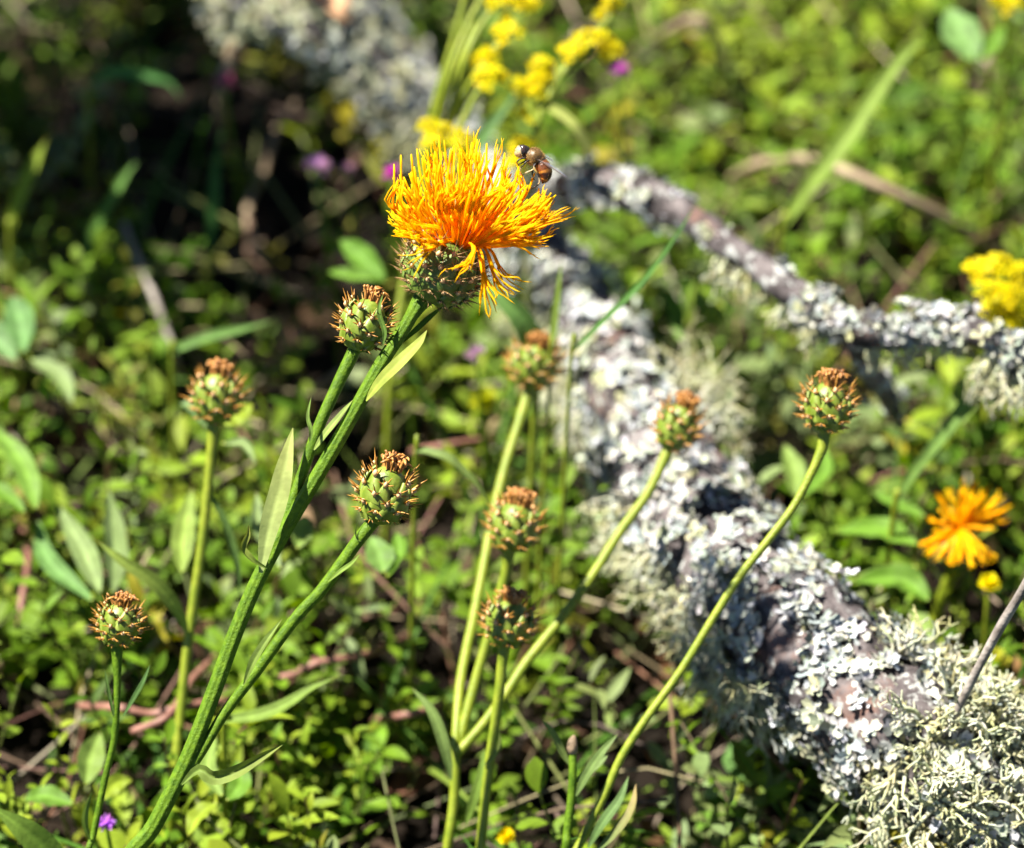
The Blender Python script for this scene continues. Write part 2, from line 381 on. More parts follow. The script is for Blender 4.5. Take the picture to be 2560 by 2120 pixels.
def lobe_tmpl():
    # a small lobed, cupped flake
    V = [(0, 0, 0)]; F = []
    for k in range(9):
        a = 2*math.pi*k/9; q = 1.0 if k % 3 else 0.62; V.append((q*math.cos(a), q*math.sin(a), 0.35*q*q+0.12*math.sin(3.1*k)))
    for k in range(9): F.append((0, 1+k, 1+(k+1) % 9))
    return np.array(V), F
def lichen_on(s, count, r, cover, size, spread=1.0, proud=.0022):
    """rosettes: overlapping lobes round a centre, margins lifted, some standing proud of the bark"""
    mats4, cols = [], []; tries = 0; got = 0
    while got < count and tries < count*30:
        tries += 1; i = r.randint(1, len(s)-2); ang = r.uniform(-2.7, 2.7)
        p, d, t, rad = surf(s, i, ang); q = p+d*rad
        if mnoise.noise(q*75)+0.5*mnoise.noise(q*200) < cover(i/len(s), ang): continue
        got += 1; d = (d+Vector((r.gauss(0, .25), r.gauss(0, .25), r.gauss(0, .25)))*spread).normalized()
        c0 = p+d*(rad*.98+min(.009, r.expovariate(1/proud))); x0 = d.orthogonal().normalized(); y0 = d.cross(x0); RR = size*r.uniform(.6, 1.7); base = pick(WHITES, r); a0 = r.random()*6.28
        for k in range(r.randint(6, 12)):
            a = a0+k*2.4; ro = RR*math.sqrt((k+.4)/11); out = x0*math.cos(a)+y0*math.sin(a); sz = size*r.uniform(.28, .62)
            nd = (d+out*r.uniform(-.9, .35)+Vector((r.gauss(0, .22), r.gauss(0, .22), r.gauss(0, .22)))).normalized(); xx = (out-nd*out.dot(nd)).normalized(); yy = nd.cross(xx)
            q = c0+out*ro-d*(ro*ro/rad*.45)+d*r.uniform(0, .0008)
            mats4.append(np.column_stack([np.array(xx)*sz*1.3, np.array(yy)*sz*r.uniform(.6, 1), np.array(nd)*sz, np.array(q)])); cols.append(vary(base if r.random() < .7 else pick(WHITES, r), r, .16))
    return batch('', '', '', lobe_tmpl(), mats4, cols, None)
def strand(mb, p, d, L, rad, r, lvl, col, droop=0.0):
    n = 5; pts = [np.array(p)]; dd = Vector(d)
    for k in range(n-1):
        dd = (dd+Vector((r.gauss(0, .2), r.gauss(0, .2), r.gauss(0, .2)-droop))).normalized(); pts.append(pts[-1]+np.array(dd)*L/(n-1))
    tube(mb, pts, [rad*(1-0.32*k/(n-1)) for k in range(n)], 4, col=vary(col, r, .12), cap=False)
    if lvl > 0:
        for _ in range(2):
            nd = (dd+Vector((r.gauss(0, .55), r.gauss(0, .55), r.gauss(0, .55)))).normalized(); strand(mb, pts[-1], nd, L*0.75, rad*0.70, r, lvl-1, col, droop)
        if r.random() < .5:
            nd = (dd+Vector((r.gauss(0, .8), r.gauss(0, .8), r.gauss(0, .8)))).normalized(); strand(mb, pts[2], nd, L*0.6, rad*0.7, r, lvl-1, col, droop)
def as_parts(mb):
    q = np.array([f for f in mb.f if len(f) == 4]); return (np.array(mb.v), q, np.array(mb.c))
def make_lichen():
    r = random.Random(5)
    A = lichen_on(s_log, 2050, r, lambda u, a: (-0.2 if u > .66 else -0.13) if a > -1.4 else -0.04, 0.0035)
    np_object('lichen_flakes', [A], M['lichen'], 'crusty grey-white lichen flakes on the thick branch', '', log_root)
    B = lichen_on(s_side, 235, r, lambda u, a: float(np.interp(u, [0, .2, .25, .40, .44, .53, .57, .62, .66, .73, .77, .83, .87, 1], [-.45, -.4, .3, .3, .0, .0, .3, .3, -.2, -.1, .3, .3, -.3, -.3])), 0.0030, 1.2, .0013)
    B3 = lichen_on(s_far, 130, r, lambda u, a: -.15, 0.0036, 1.2)
    np_object('lichen_flakes', [B3], M['lichen'], 'pale lichen flakes on the far side limb', '', log_root)
    B2 = lichen_on(s_stub, 22, r, lambda u, a: 0.05, 0.0026)
    np_object('lichen_flakes', [B, B2], M['lichen'], 'white lichen flakes on the thinner side limb', '', log_root)
    # fruticose tufts: on the branch's near lower end, and hanging from the side limb
    mb = MB()
    def tufts(s, i0, i1, a0, a1, n, L, rad, lvl, droop, jit=0.9):
        for _ in range(n):
            i = r.randint(i0, i1); p, d, t, rr = surf(s, i, r.uniform(a0, a1))
            for _k in range(r.randint(2, 4)):
                strand(mb, p+d*rr*0.92, (d+Vector((r.gauss(0, jit), r.gauss(0, jit), r.gauss(0, jit)))*0.6).normalized(), L*r.uniform(.6, 1.2), rad, r, lvl, pick(FRUT, r), droop)
    N = len(s_log); f = lambda u: int(u*(N-1))
    tufts(s_log, f(.795), f(.955), -2.1, 1.2, 175, .0072, .00098, 3, .02)
    tufts(s_log, f(.80), f(.93), 0.9, 2.3, 34, .0075, .0008, 3, .10)          # bushy tuft at the near end
    tufts(s_log, f(.76), f(.83), -2.0, -0.5, 30, .0075, .0009, 3, .02)
    tufts(s_log, f(.56), f(.72), 1.3, 2.4, 46, .0075, .0006, 3, .12)            # strands hanging under it
    tufts(s_log, f(.40), f(.50), 1.1, 2.3, 36, .007, .0006, 3, .10)
    tufts(s_log, f(.50), f(.55), -1.9, -0.9, 16, .010, .00055, 3, .02)
    tufts(s_log, f(.16), f(.28), -0.3, 1.5, 34, .006, .0006, 3, .05)
    np_object('lichen_strands', [as_parts(mb)], M['lichen'], 'pale yellow-green bushy lichen strands', '', log_root)
    mb2 = MB(); mb, keep = mb2, mb
    N2 = len(s_side); g = lambda u: int(u*(N2-1))
    def tuft2(s, i0, i1, a0, a1, n, L, rad, lvl, droop):
        for _ in range(n):
            i = r.randint(i0, i1); p, d, t, rr = surf(s, i, r.uniform(a0, a1))
            for _k in range(3): strand(mb2, p+d*rr*0.9, (d+Vector((r.gauss(0, .5), r.gauss(0, .5), r.gauss(0, .5)))).normalized(), L*r.uniform(.6, 1.2), rad, r, lvl, pick(FRUT, r), droop)
    tuft2(s_side, g(.80), g(.90), 2.0, 3.8, 30, .0068, .0006, 3, .16)            # dangling tuft at the right
    tuft2(s_far, 6, 62, 0, 6.28, 40, .007, .0008, 2, .06)
    tuft2(s_side, g(.30), g(.50), 2.0, 4.0, 30, .005, .00045, 2, .12)
    tuft2(s_side, g(.58), g(.74), 2.0, 4.0, 26, .004, .0005, 2, .1)
    np_object('lichen_strands', [as_parts(mb2)], M['lichen'], 'pale lichen strands on the side limbs', '', log_root)
make_lichen()

# ================================================================= KNAPWEED PARTS
def bract_mesh(name, W, L, bend, nsp, slen, srad, mats_, spread=1.15, seed=1):
    """scale: base at y<0, tip at y=0, z outward; spiny fringe fans from the tip"""
    r = random.Random(seed); mb = MB(); V = []; F = []; nu, nv = 6, 4
    for side in (0, 1):
        for i in range(nu+1):
            u = i/nu; wv = W*0.5*(1-0.86*max(0, (u-0.12)/0.88)**1.25)
            for j in range(nv+1):
                q = j/nv*2-1; x = q*wv; y = -L*(1-u); z = -x*x/bend*0.5-(y+L*.45)**2/bend*0.28+0.10*W*(1-q*q)*(u**.5)
                V.append((x, y, z-(0.00045 if side else 0)))
    K = (nu+1)*(nv+1)
    for i in range(nu):
        for j in range(nv):
            a = i*(nv+1)+j; F.append((a, a+1, a+nv+2, a+nv+1)); F.append((K+a, K+a+nv+1, K+a+nv+2, K+a+1))
    for i in range(nu):
        for j0 in (0, nv):
            a = i*(nv+1)+j0; F.append((a, a+nv+1, K+a+nv+1, K+a) if j0 == 0 else (a, K+a, K+a+nv+1, a+nv+1))
    mb.add(V, F, 0)
    zt = V[nu*(nv+1)+nv//2][2]; tip = np.array([0, 0, zt])
    # pale thickened node
    nd = [tip+np.array([0, -0.0009, 0.0001]), tip+np.array([0, -0.0002, 0.0004]), tip+np.array([0, 0.0006, 0.0006])]
    tube(mb, nd, [W*.05, W*.115, W*.05], 6, 2)
    for k in range(nsp):
        a = (k/(nsp-1)*2-1)*spread if nsp > 1 else 0; l = slen*(1-0.38*abs(a)/spread)*r.uniform(.85, 1.12)
        d = np.array([math.sin(a), math.cos(a)*0.75, 0.62+0.1*r.random()]); d /= np.linalg.norm(d)
        b0 = tip+np.array([0.10*W*math.sin(a), 0.0002-0.00045*abs(a), 0.0002]); mid = b0+d*l*.5+np.array([0, 0, -0.05*l]); e = b0+d*l+np.array([0, .06*l, 0.03*l])
        tube(mb, [b0, mid, e], [srad, srad*.72, srad*.12], 4, 1, cap=False)
    return mb.mesh(name, mats_)
SP = [M['bract'], M['spine'], M['node']]; SPD = [M['bract_dark'], M['spine_dark'], M['node']]
BR = [bract_mesh('bract', .0060, .0064, .0085, 5, .0033, .00027, SP, 1.1, 1), bract_mesh('bract', .0058, .0066, .0085, 4, .0031, .00026, SP, 1.2, 2), bract_mesh('bract', .0062, .0062, .0085, 3, .0038, .00030, SP, .8, 3)]
BRF = [bract_mesh('bract', .0066, .0080, .011, 7, .0042, .00018, SPD, 1.3, 4), bract_mesh('bract', .0068, .0082, .011, 6, .0046, .00019, SPD, 1.25, 5)]
def ellipsoid(mb, Rr, H, zt, mi=0, col=(1, 1, 1), nu=12, nv=20):
    V = []; F = []
    for i in range(nu+1):
        th = math.pi*i/nu; z = -math.cos(th)
        for j in range(nv): V.append((Rr*math.sin(th)*math.cos(2*math.pi*j/nv), Rr*math.sin(th)*math.sin(2*math.pi*j/nv), H*z+zt))
    for i in range(nu):
        for j in range(nv): F.append((i*nv+j, i*nv+(j+1) % nv, (i+1)*nv+(j+1) % nv, (i+1)*nv+j))
    mb.add(V, F, mi, col)
def tuft_mesh(seed, rad, z0):
    r = random.Random(seed); mb = MB()
    for k in range(58):
        a = r.random()*6.28; q = math.sqrt(r.random())*rad; p = np.array([q*math.cos(a), q*math.sin(a), z0-0.0012*(q/rad)**2])
        d = np.array([math.cos(a)*q/rad*.5+r.gauss(0, .25), math.sin(a)*q/rad*.5+r.gauss(0, .25), 1.0]); L = r.uniform(.0018, .0036)
        c = np.array([r.gauss(0, 1), r.gauss(0, 1), 0])*.0010; e = p+d*L; curl = e+c-np.array([0, 0, r.uniform(.0002, .0010)])
        rr = r.uniform(.00026, .00046)
        tube(mb, spline([p-np.array([0, 0, .002]), p+d*L*.6, e, curl], 7), [rr*.8, rr, rr, rr*1.05, rr*1.15, rr, rr*.5], 5)
    return mb
def make_bud(parent, base, axis, seed, scale=1.0, N=38, Rr=.0062, H=.0074, spin=0.0, squash=1.0):
    """bud: green core mesh > bract (own meshes, shared data), dried_florets"""
    r = random.Random(seed); ax = axis.normalized(); rot = Vector((0, 0, 1)).rotation_difference(ax).to_matrix().to_4x4()
    mw = Matrix.Translation(base) @ rot @ Matrix.Rotation(spin, 4, 'Z') @ Matrix.Diagonal((scale*r.uniform(.94, 1.05), scale*r.uniform(.94, 1.05), scale*r.uniform(.93, 1.08), 1))
    mb = MB(); ellipsoid(mb, Rr*.93, H*.95, H*.93, 0)
    tube(mb, [(0, 0, -.0012), (0, 0, .0008), (0, 0, .003)], [.0016, .0026, .0042], 12, 0)
    bud = link(bpy.data.objects.new('bud', mb.mesh('bud', M['bract'])), parent, WM[parent.name].inverted() @ mw)
    for i in range(N):
        z = -0.90+1.62*(i+.5)/N; ph = i*2.39996+r.uniform(-.06, .06); st = math.sqrt(1-z*z)
        n = Vector((st*math.cos(ph)/Rr, st*math.sin(ph)/Rr, z/H)).normalized(); e = Vector((-math.sin(ph), math.cos(ph), 0)); up = n.cross(e)
        p = Vector((Rr*st*math.cos(ph), Rr*st*math.sin(ph), H*z+H*.93))
        m3 = Matrix((e, up, n)).transposed().to_4x4()
        k = (0.72+0.42*min(1, (z+.9)/.7))*r.uniform(.93, 1.07)
        tilt = Matrix.Rotation(math.radians(r.uniform(13, 21)), 4, 'X')
        lm = Matrix.Translation(p+n*.0009) @ m3 @ tilt @ Matrix.Scale(k, 4)
        link(bpy.data.objects.new('bract', BR[r.choice([0, 0, 1, 1, 2])]), bud, lm)
    t = tuft_mesh(seed+9, .0022+.0009*r.random(), H*1.93)
    link(bpy.data.objects.new('dried_florets', t.mesh('dried_florets', M['dried'])), bud)
    return bud
def leaf(parent, rows, width, col=(0.12, 0.19, 0.03), col2=None, fold=.3, wave=.05, normal=None, n=16, name='leaf', mid=None, prof=None, twist=0):
    mb = MB(); blade(mb, [P(*q) for q in rows], width, normal or (UPV*.6-FWD*.8), n, fold, prof, col, col2, wave, twist=twist); return build(name, mb, M['leaf'], parent)
def hairs(parent, s, rad, n, L, seed):
    """short fuzz on a stem"""
    r = random.Random(seed); V, F, C = [], [], []
    for _ in range(n):
        i = r.randint(1, len(s)-2); t = Vector(s[i+1][:3]-s[i-1][:3]).normalized(); p = Vector(s[i][:3])+(Vector(s[i+1][:3])-Vector(s[i][:3]))*r.random()
        o = t.orthogonal(); d = Matrix.Rotation(r.random()*6.28, 3, t) @ o; d.normalize(); b = d.cross(t)
        q = p+d*rad(i/len(s))*.97; e = q+(d+t*r.uniform(-.3, .5)).normalized()*L*r.uniform(.5, 1.2); k = len(V)
        V += [q+b*.00005, q-b*.00005, e]; F.append((k, k+1, k+2))
    mb = MB(); mb.add(V, F); o = build('stem_hairs', mb, M['hair'], parent); o['kind'] = 'stuff'; return o

# ================================================================= MAIN PLANT: orange flower head and two buds
D0 = 0.797
GREEN_L = (0.150, 0.215, 0.045)
foot = ground_tail(P(300, 2200, .81), .3, Vector((-.5, -.6, 0)))
main = thing('knapweed_plant', 'knapweed with the large open orange flower head and two spiny buds on a forked stem', 'wildflower', foot[-1])
mb = MB()
path = [P(1062, 742, D0+.001), P(1040, 772, D0), P(1005, 830, D0), P(950, 915, D0), P(875, 1050, D0+.001), P(800, 1180, D0+.002), P(725, 1305, D0+.003), P(650, 1440, D0+.004), P(590, 1580, D0+.005), P(535, 1730, D0+.006),
        P(470, 1895, D0+.007), P(385, 2065, D0+.009), P(300, 2200, .81)]+foot
ns = 90; s_main = spline([tuple(p) for p in path], ns)
def r_main(u): return .0029-.00115*min(1, u/.10) if u < .10 else (.00175+.0005*min(1, (u-.1)/.8))
tube(mb, s_main, [r_main(i/(ns-1)) for i in range(ns)], 28, ridge=.085, ridges=7)
st = build('stem', mb, M['stem'], main); hairs(main, s_main[:70], r_main, 2600, .0007, 3)
def side(rows, r0, r1, m='stem', hn=800, seed=4, par=None):
    mb = MB(); s = stem(mb, [P(*q) for q in rows], r0, r1, 40, 14, ridge=.06, ridges=6); o = build('branch', mb, M[m], par or main)
    if hn: hairs(par or main, s, lambda u: r0+(r1-r0)*u, hn, .0006, seed)
    return o
side([(893, 862, D0+.003), (872, 905, D0+.003), (850, 950, D0+.003), (800, 1060, D0+.003), (757, 1180, D0+.004), (712, 1300, D0+.004), (650, 1442, D0+.004)], .0019, .00125, seed=5)
side([(945, 1290, D0+.002), (900, 1345, D0+.002), (860, 1400, D0+.003), (800, 1480, D0+.004), (735, 1550, D0+.005), (640, 1680, D0+.006), (560, 1785, D0+.007), (500, 1885, D0+.007), (455, 1950, D0+.008)], .0018, .0013, seed=6)
# leaves of the main plant
leaf(main, [(915, 1002, D0-.001), (950, 955, D0-.003), (1000, 905, D0-.004), (1045, 860, D0-.003), (1067, 826, D0-.002)], .0043, (0.26, 0.32, 0.05), (0.28, 0.32, 0.05), .2, .03)
leaf(main, [(785, 1125, D0+.002), (810, 1090, D0), (850, 1040, D0), (882, 1000, D0)], .0026, (0.20, 0.27, 0.06), None, .3, .05)
leaf(main, [(652, 1432, D0), (672, 1330, D0-.002), (700, 1230, D0-.003), (716, 1150, D0-.002), (732, 1070, D0)], .0068, (0.27, 0.33, 0.11), (0.27, 0.30, 0.08), .3, .06)
leaf(main, [(668, 1422, D0-.001), (632, 1402, D0-.004), (606, 1372, D0-.004), (618, 1338, D0-.003), (622, 1312, D0-.002)], .0026, (0.13, 0.20, 0.03), (0.20, 0.2, 0.04), .5, .15)
leaf(main, [(610, 1712, D0+.004), (635, 1655, D0), (665, 1605, D0-.001), (705, 1548, D0)], .0029, (0.14, 0.2, 0.04), None, .6, .06)
leaf(main, [(455, 1962, D0-.002), (500, 1925, D0-.005), (535, 1945, D0-.006), (590, 1930, D0-.006), (650, 1895, D0-.005), (706, 1862, D0-.004)], .0044, (0.12, 0.18, 0.035), (0.16, 0.2, 0.03), .8, .12)
leaf(main, [(775, 1105, D0-.002), (778, 1075, D0-.003), (770, 1040, D0-.003), (778, 992, D0-.002)], .0014, (0.13, 0.2, 0.04), None, .5, .02)
leaf(main, [(957, 862, D0-.004), (962, 828, D0-.005), (948, 778, D0-.006), (957, 735, D0-.006)], .0017, (0.11, 0.19, 0.035), None, .5, .02)
leaf(main, [(1000, 862, D0+.002), (1045, 822, D0+.003), (1080, 790, D0+.004), (1110, 765, D0+.004)], .0021, (0.06, 0.12, 0.02), None, .5, .02)
leaf(main, [(915, 1350, D0+.002), (893, 1350, D0), (888, 1325, D0), (898, 1290, D0)], .0011, (0.14, 0.2, 0.05), None, .4, .02)
leaf(main, [(820, 1455, D0), (850, 1430, D0-.001), (880, 1408, D0-.001), (900, 1385, D0-.001)], .0016, (0.13, 0.2, 0.03), None, .4, .02)
make_bud(main, P(893, 862, D0+.003), UPV*.92+RGT*.34-FWD*.10, 31, .99, spin=.4)
make_bud(main, P(945, 1292, D0+.002), UPV*.95+RGT*.27-FWD*.16, 44, 1.0, spin=1.7)

# ---- the open head
HB = P(1066, 738, D0); HAX = (UPV*.86+RGT*.50-FWD*.10).normalized()
hm = Matrix.Translation(HB) @ Vector((0, 0, 1)).rotation_difference(HAX).to_matrix().to_4x4()
mb = MB(); Rr, H = .0094, .0092; ellipsoid(mb, Rr*.94, H*.95, H*.95, 0, nv=28, nu=16)
tube(mb, [(0, 0, -.001), (0, 0, .001), (0, 0, .004)], [.0030, .0040, .0066], 16, 0)
head = link(bpy.data.objects.new('flower_head', mb.mesh('flower_head', M['bract_dark'])), main, WM[main.name].inverted() @ hm)
r = random.Random(77); NB = 78
for i in range(NB):
    z = -0.93+1.60*(i+.5)/NB; ph = i*2.39996; stt = math.sqrt(1-z*z)
    n = Vector((stt*math.cos(ph)/Rr, stt*math.sin(ph)/Rr, z/H)).normalized(); e = Vector((-math.sin(ph), math.cos(ph), 0)); up = n.cross(e)
    lm = Matrix.Translation(Vector((Rr*stt*math.cos(ph), Rr*stt*math.sin(ph), H*z+H*.95))+n*.0011) @ Matrix((e, up, n)).transposed().to_4x4() @ Matrix.Rotation(math.radians(r.uniform(13, 20)), 4, 'X') @ Matrix.Scale((.62+.42*min(1, (z+.93)/.7))*r.uniform(.93, 1.07), 4)
    link(bpy.data.objects.new('bract', BRF[r.randint(0, 1)]), head, lm)
ORG = (0.95, 0.48, 0.001); YEL = (0.98, 0.70, 0.006); DEEP = (0.62, 0.15, 0.002)
def mixc(a, b, t): return tuple(x*(1-t)+y*t for x, y in zip(a, b))
def floret(p0, c1, c2, tip, r, lobes=True, rod=True, open_=0.35, w=1.0):
    """disc floret: slender tube, five narrow lobes, anther column with pale club end"""
    mb = MB(); s = spline([tuple(p0), tuple(c1), tuple(c2), tuple(tip)], 15); cb = vary(ORG, r, .1); ct = vary(YEL, r, .1)
    ps, T, N = frames(s)
    k = 9 if lobes else 14
    w *= .70; rd = [.00030*w+.00034*w*min(1, i/7) for i in range(15)]
    cc = [mixc(cb, ct, (i/14)**1.3) for i in range(15)]
    cut = 9 if lobes else 6
    tube(mb, s[:cut+1], rd[:cut+1], 6, cols=cc[:cut+1])
    if rod:
        rr = [.00042*w]*(15-cut); rr[-2] = .00046*w; rr[-1] = .00026*w; rr[-3] = .00042*w
        tube(mb, s[cut:], rr, 6, cols=cc[cut:])
    if lobes:
        p = ps[cut]; t = T[cut]; n0 = N[cut]; b0 = t.cross(n0); Lr = (Vector(s[14])-p).length; rot0 = r.random()*6.28
        for j in range(5):
            a = rot0+j*2*math.pi/5+r.uniform(-.2, .2); d = n0*math.cos(a)+b0*math.sin(a); L = Lr*r.uniform(.75, 1.2) if rod else Lr*r.uniform(.8, 1.25)
            sp = open_*r.uniform(.5, 1.4); tend = (Vector(s[14])-p).normalized()
            q = [p-t*.0006+d*.0004, p+(t*.5+d*sp*.30)*L, p+(tend*.92+d*sp*.62)*L+Vector((r.gauss(0, 1), r.gauss(0, 1), r.gauss(0, 1)))*.0004, p+(tend*1.22+d*sp*(.85+r.uniform(-.3, .3)))*L]
            ss = spline([tuple(x) for x in q], 7); lc = [mixc(cc[cut], ct, i/6) for i in range(7)]
            tube(mb, ss, [.00032*w, .00035*w, .00032*w, .00028*w, .00024*w, .00019*w, .00007*w], 4, cols=lc)
    return build('floret', mb, M['petal'], head)
r = random.Random(12)
FO = P(1150, 612, D0)
def base_pt(dirx, dirz):
    # on the receptacle rim toward the floret's direction
    return P(1140+dirx*30, 626-abs(dirx)*4, D0+dirz*.0045)
def tip_floret(px, py, dz, bow=0.0, **kw):
    """tip at photo px,py, depth offset dz (m)"""
    tp = P(px, py, D0+dz); dx = max(-1, min(1, (px-1150)/200)); b = base_pt(dx, dz/.022); v = tp-b
    side_ = Vector((RGT*(1 if px > 1150 else -1)))
    rise = max(0.0, min(1.0, v.dot(UPV)/.020)); cv = r.uniform(.5, 1.35)*rise
    c1 = b+v*.33+UPV*(-.0010*abs(dx)*rise)+RGT*dx*.0020*cv+UPV*.001*(1-abs(dx)); c2 = b+v*.70+RGT*dx*.0020*cv-UPV*.0014*abs(dx)*cv+RGT*bow*.003
    return floret(b, c1, c2, tp, r, **kw)
OUT = [(1002, 387, -.004, -.5), (985, 410, .004, -.6), (990, 462, -.006, -1.), (1028, 385, -.007, -.3), (1042, 372, .004, -.2), (1068, 375, -.006, 0), (1110, 350, -.002, .2), (1097, 340, .008, 0), (1180, 355, .004, -.1),
       (1193, 348, -.003, .1), (1217, 358, .003, .3), (1262, 382, -.006, .3), (1297, 417, -.004, .2), (1337, 432, -.002, .3), (1390, 487, .004, .2), (1378, 482, .008, 0), (1417, 537, .0, -.2), (1400, 538, -.006, -.3),
       (1353, 607, -.010, 0), (978, 528, .004, 0), (980, 558, -.004, 0), (987, 575, -.008, 0), (990, 545, .008, 0), (1304, 440, .002, 0), (1150, 372, -.010, 0), (1240, 395, .009, 0), (1135, 365, .012, 0)]
for px, py, dz, bow in OUT:
    outer = py > 500
    tip_floret(px, py, dz, bow, lobes=outer or r.random() < .15, rod=not outer or r.random() < .5, open_=.2)
def reach(a):      # head radius in photo px against angle from image-up (deg)
    return float(np.interp(a, [-95, -80, -45, -20, 0, 20, 45, 70, 88], [150, 172, 235, 250, 258, 262, 262, 268, 235]))
for i in range(165):
    a = r.uniform(-88, 84); b = r.uniform(-1, 1); el = b*78
    q = reach(a)*r.uniform(.80, 1.0); cz = math.cos(math.radians(el)); sz = math.sin(math.radians(el))
    k = cz*.55+.45
    px = 1150+q*math.sin(math.radians(a))*k; py = 612-q*math.cos(math.radians(a))*k*(1 if b < 0.2 else 1.0); dz = sz*.021
    if (px-1345)**2+(py-415)**2 < 50**2: continue
    outer = abs(a) > 58 or abs(el) > 62
    tip_floret(px, py, dz, r.gauss(0, .5), lobes=outer or r.random() < .12, rod=not outer or r.random() < .4, open_=.22 if outer else .12)
for i in range(62):
    a = r.uniform(-62, 66); q = reach(a)*r.uniform(.66, .97); dz = -r.uniform(.003, .013)
    px = 1150+q*math.sin(math.radians(a)); py = 614-q*math.cos(math.radians(a))
    if (px-1345)**2+(py-415)**2 < 50**2: continue
    tip_floret(px, py, dz, r.gauss(0, .6), lobes=r.random() < .12, rod=True, open_=.12)
# front florets falling over the bracts, with splayed lobes
for q in [[(1130, 598, -.009), (1105, 602, -.014), (1075, 625, -.014), (1030, 668, -.0125)], [(1135, 602, -.009), (1108, 606, -.014), (1082, 618, -.015), (1045, 610, -.013)],
          [(1165, 606, -.010), (1180, 612, -.015), (1178, 640, -.016), (1135, 680, -.015)], [(1170, 608, -.010), (1186, 618, -.016), (1180, 645, -.017), (1165, 668, -.016)],
          [(1195, 612, -.008), (1206, 640, -.012), (1210, 690, -.013), (1215, 752, -.012)], [(1205, 612, -.004), (1222, 640, -.008), (1238, 680, -.008), (1275, 718, -.008)],
          [(1210, 612, .000), (1232, 632, -.003), (1252, 672, -.003), (1292, 702, -.004)], [(1190, 615, -.006), (1200, 650, -.011), (1212, 700, -.012), (1238, 760, -.012)],
          [(1212, 612, -.004), (1222, 650, -.006), (1240, 700, -.006), (1262, 730, -.006)], [(1200, 606, -.008), (1245, 612, -.012), (1290, 612, -.013), (1340, 622, -.012)],
          [(1120, 596, -.004), (1080, 598, -.008), (1066, 606, -.009), (1060, 640, -.008)]]:
    pts = [P(a, b, D0+c) for a, b, c in q]; floret(*pts, r, lobes=True, rod=False, open_=.62, w=1.1)

# ================================================================= OTHER KNAPWEED PLANTS (buds)
def bud_plant(label, specs, name='knapweed_plant', group=None, leaves=(), tail=None, rr=.0015, m='stem_pale'):
    """specs: list of (stem rows from bud downward, bud axis, seed, scale); first stem goes to the ground"""
    rows0 = specs[0][0]; last = P(*rows0[-1]); foot = ground_tail(last, .3, tail or Vector((-.2, -.5, 0)))
    t = thing(name, label, 'wildflower', foot[-1], group)
    for k, (rows, ax, seed, scl) in enumerate(specs):
        mb = MB(); pts = [P(*q) for q in rows]+(foot if k == 0 else [])
        s = spline([tuple(p) for p in pts], 60); r_ = [.0020-(.0020-rr*.9)*min(1, i/9) for i in range(60)]
        tube(mb, s, r_, 14, ridge=.05, ridges=6); build('stem' if k == 0 else 'branch', mb, M[m], t)
        if ax is not None: make_bud(t, P(*rows[0]), ax, seed, scl, spin=seed*.7)
    for l_ in leaves: leaf(t, *l_[0:2], **l_[2])
    return t
bud_plant('knapweed with one round bud on a dark slender stem above pink trailing stems', [([(292, 1602, .822), (293, 1680, .823), (292, 1760, .824), (285, 1850, .826), (262, 1950, .828), (235, 2080, .83), (215, 2180, .832)], UPV*.97+RGT*.16-FWD*.15, 51, .84)],
          leaves=[([(308, 1790, .822), (335, 1745, .821), (360, 1700, .82), (375, 1662, .82)], .0018, dict(col=(.06, .12, .03))), ([(288, 1800, .824), (278, 1760, .823), (268, 1710, .822), (262, 1672, .822)], .0012, dict(col=(.08, .14, .03))),
                  ([(225, 2100, .829), (212, 2060, .826), (215, 2020, .824), (232, 1975, .823)], .0022, dict(col=(.14, .2, .04)))], rr=.0011, m='stem')
bud_plant('blurred knapweed with one bud beside a yellow-green round leaf, taller than the leaves around', [([(535, 1045, .885), (530, 1110, .886), (520, 1220, .888), (505, 1360, .89), (485, 1500, .892), (465, 1650, .894), (450, 1800, .896), (435, 1960, .898)], UPV*.96+RGT*.14-FWD*.2, 61, .98)],
          leaves=[([(470, 1590, .890), (440, 1520, .885), (380, 1450, .88), (310, 1405, .878), (240, 1350, .878)], .0052, dict(col=(.17, .23, .04))), ([(520, 1230, .888), (560, 1300, .89), (590, 1400, .892), (600, 1500, .894)], .003, dict(col=(.10, .17, .04)))], rr=.0017)
MIDB = (1140, 1880, .868)
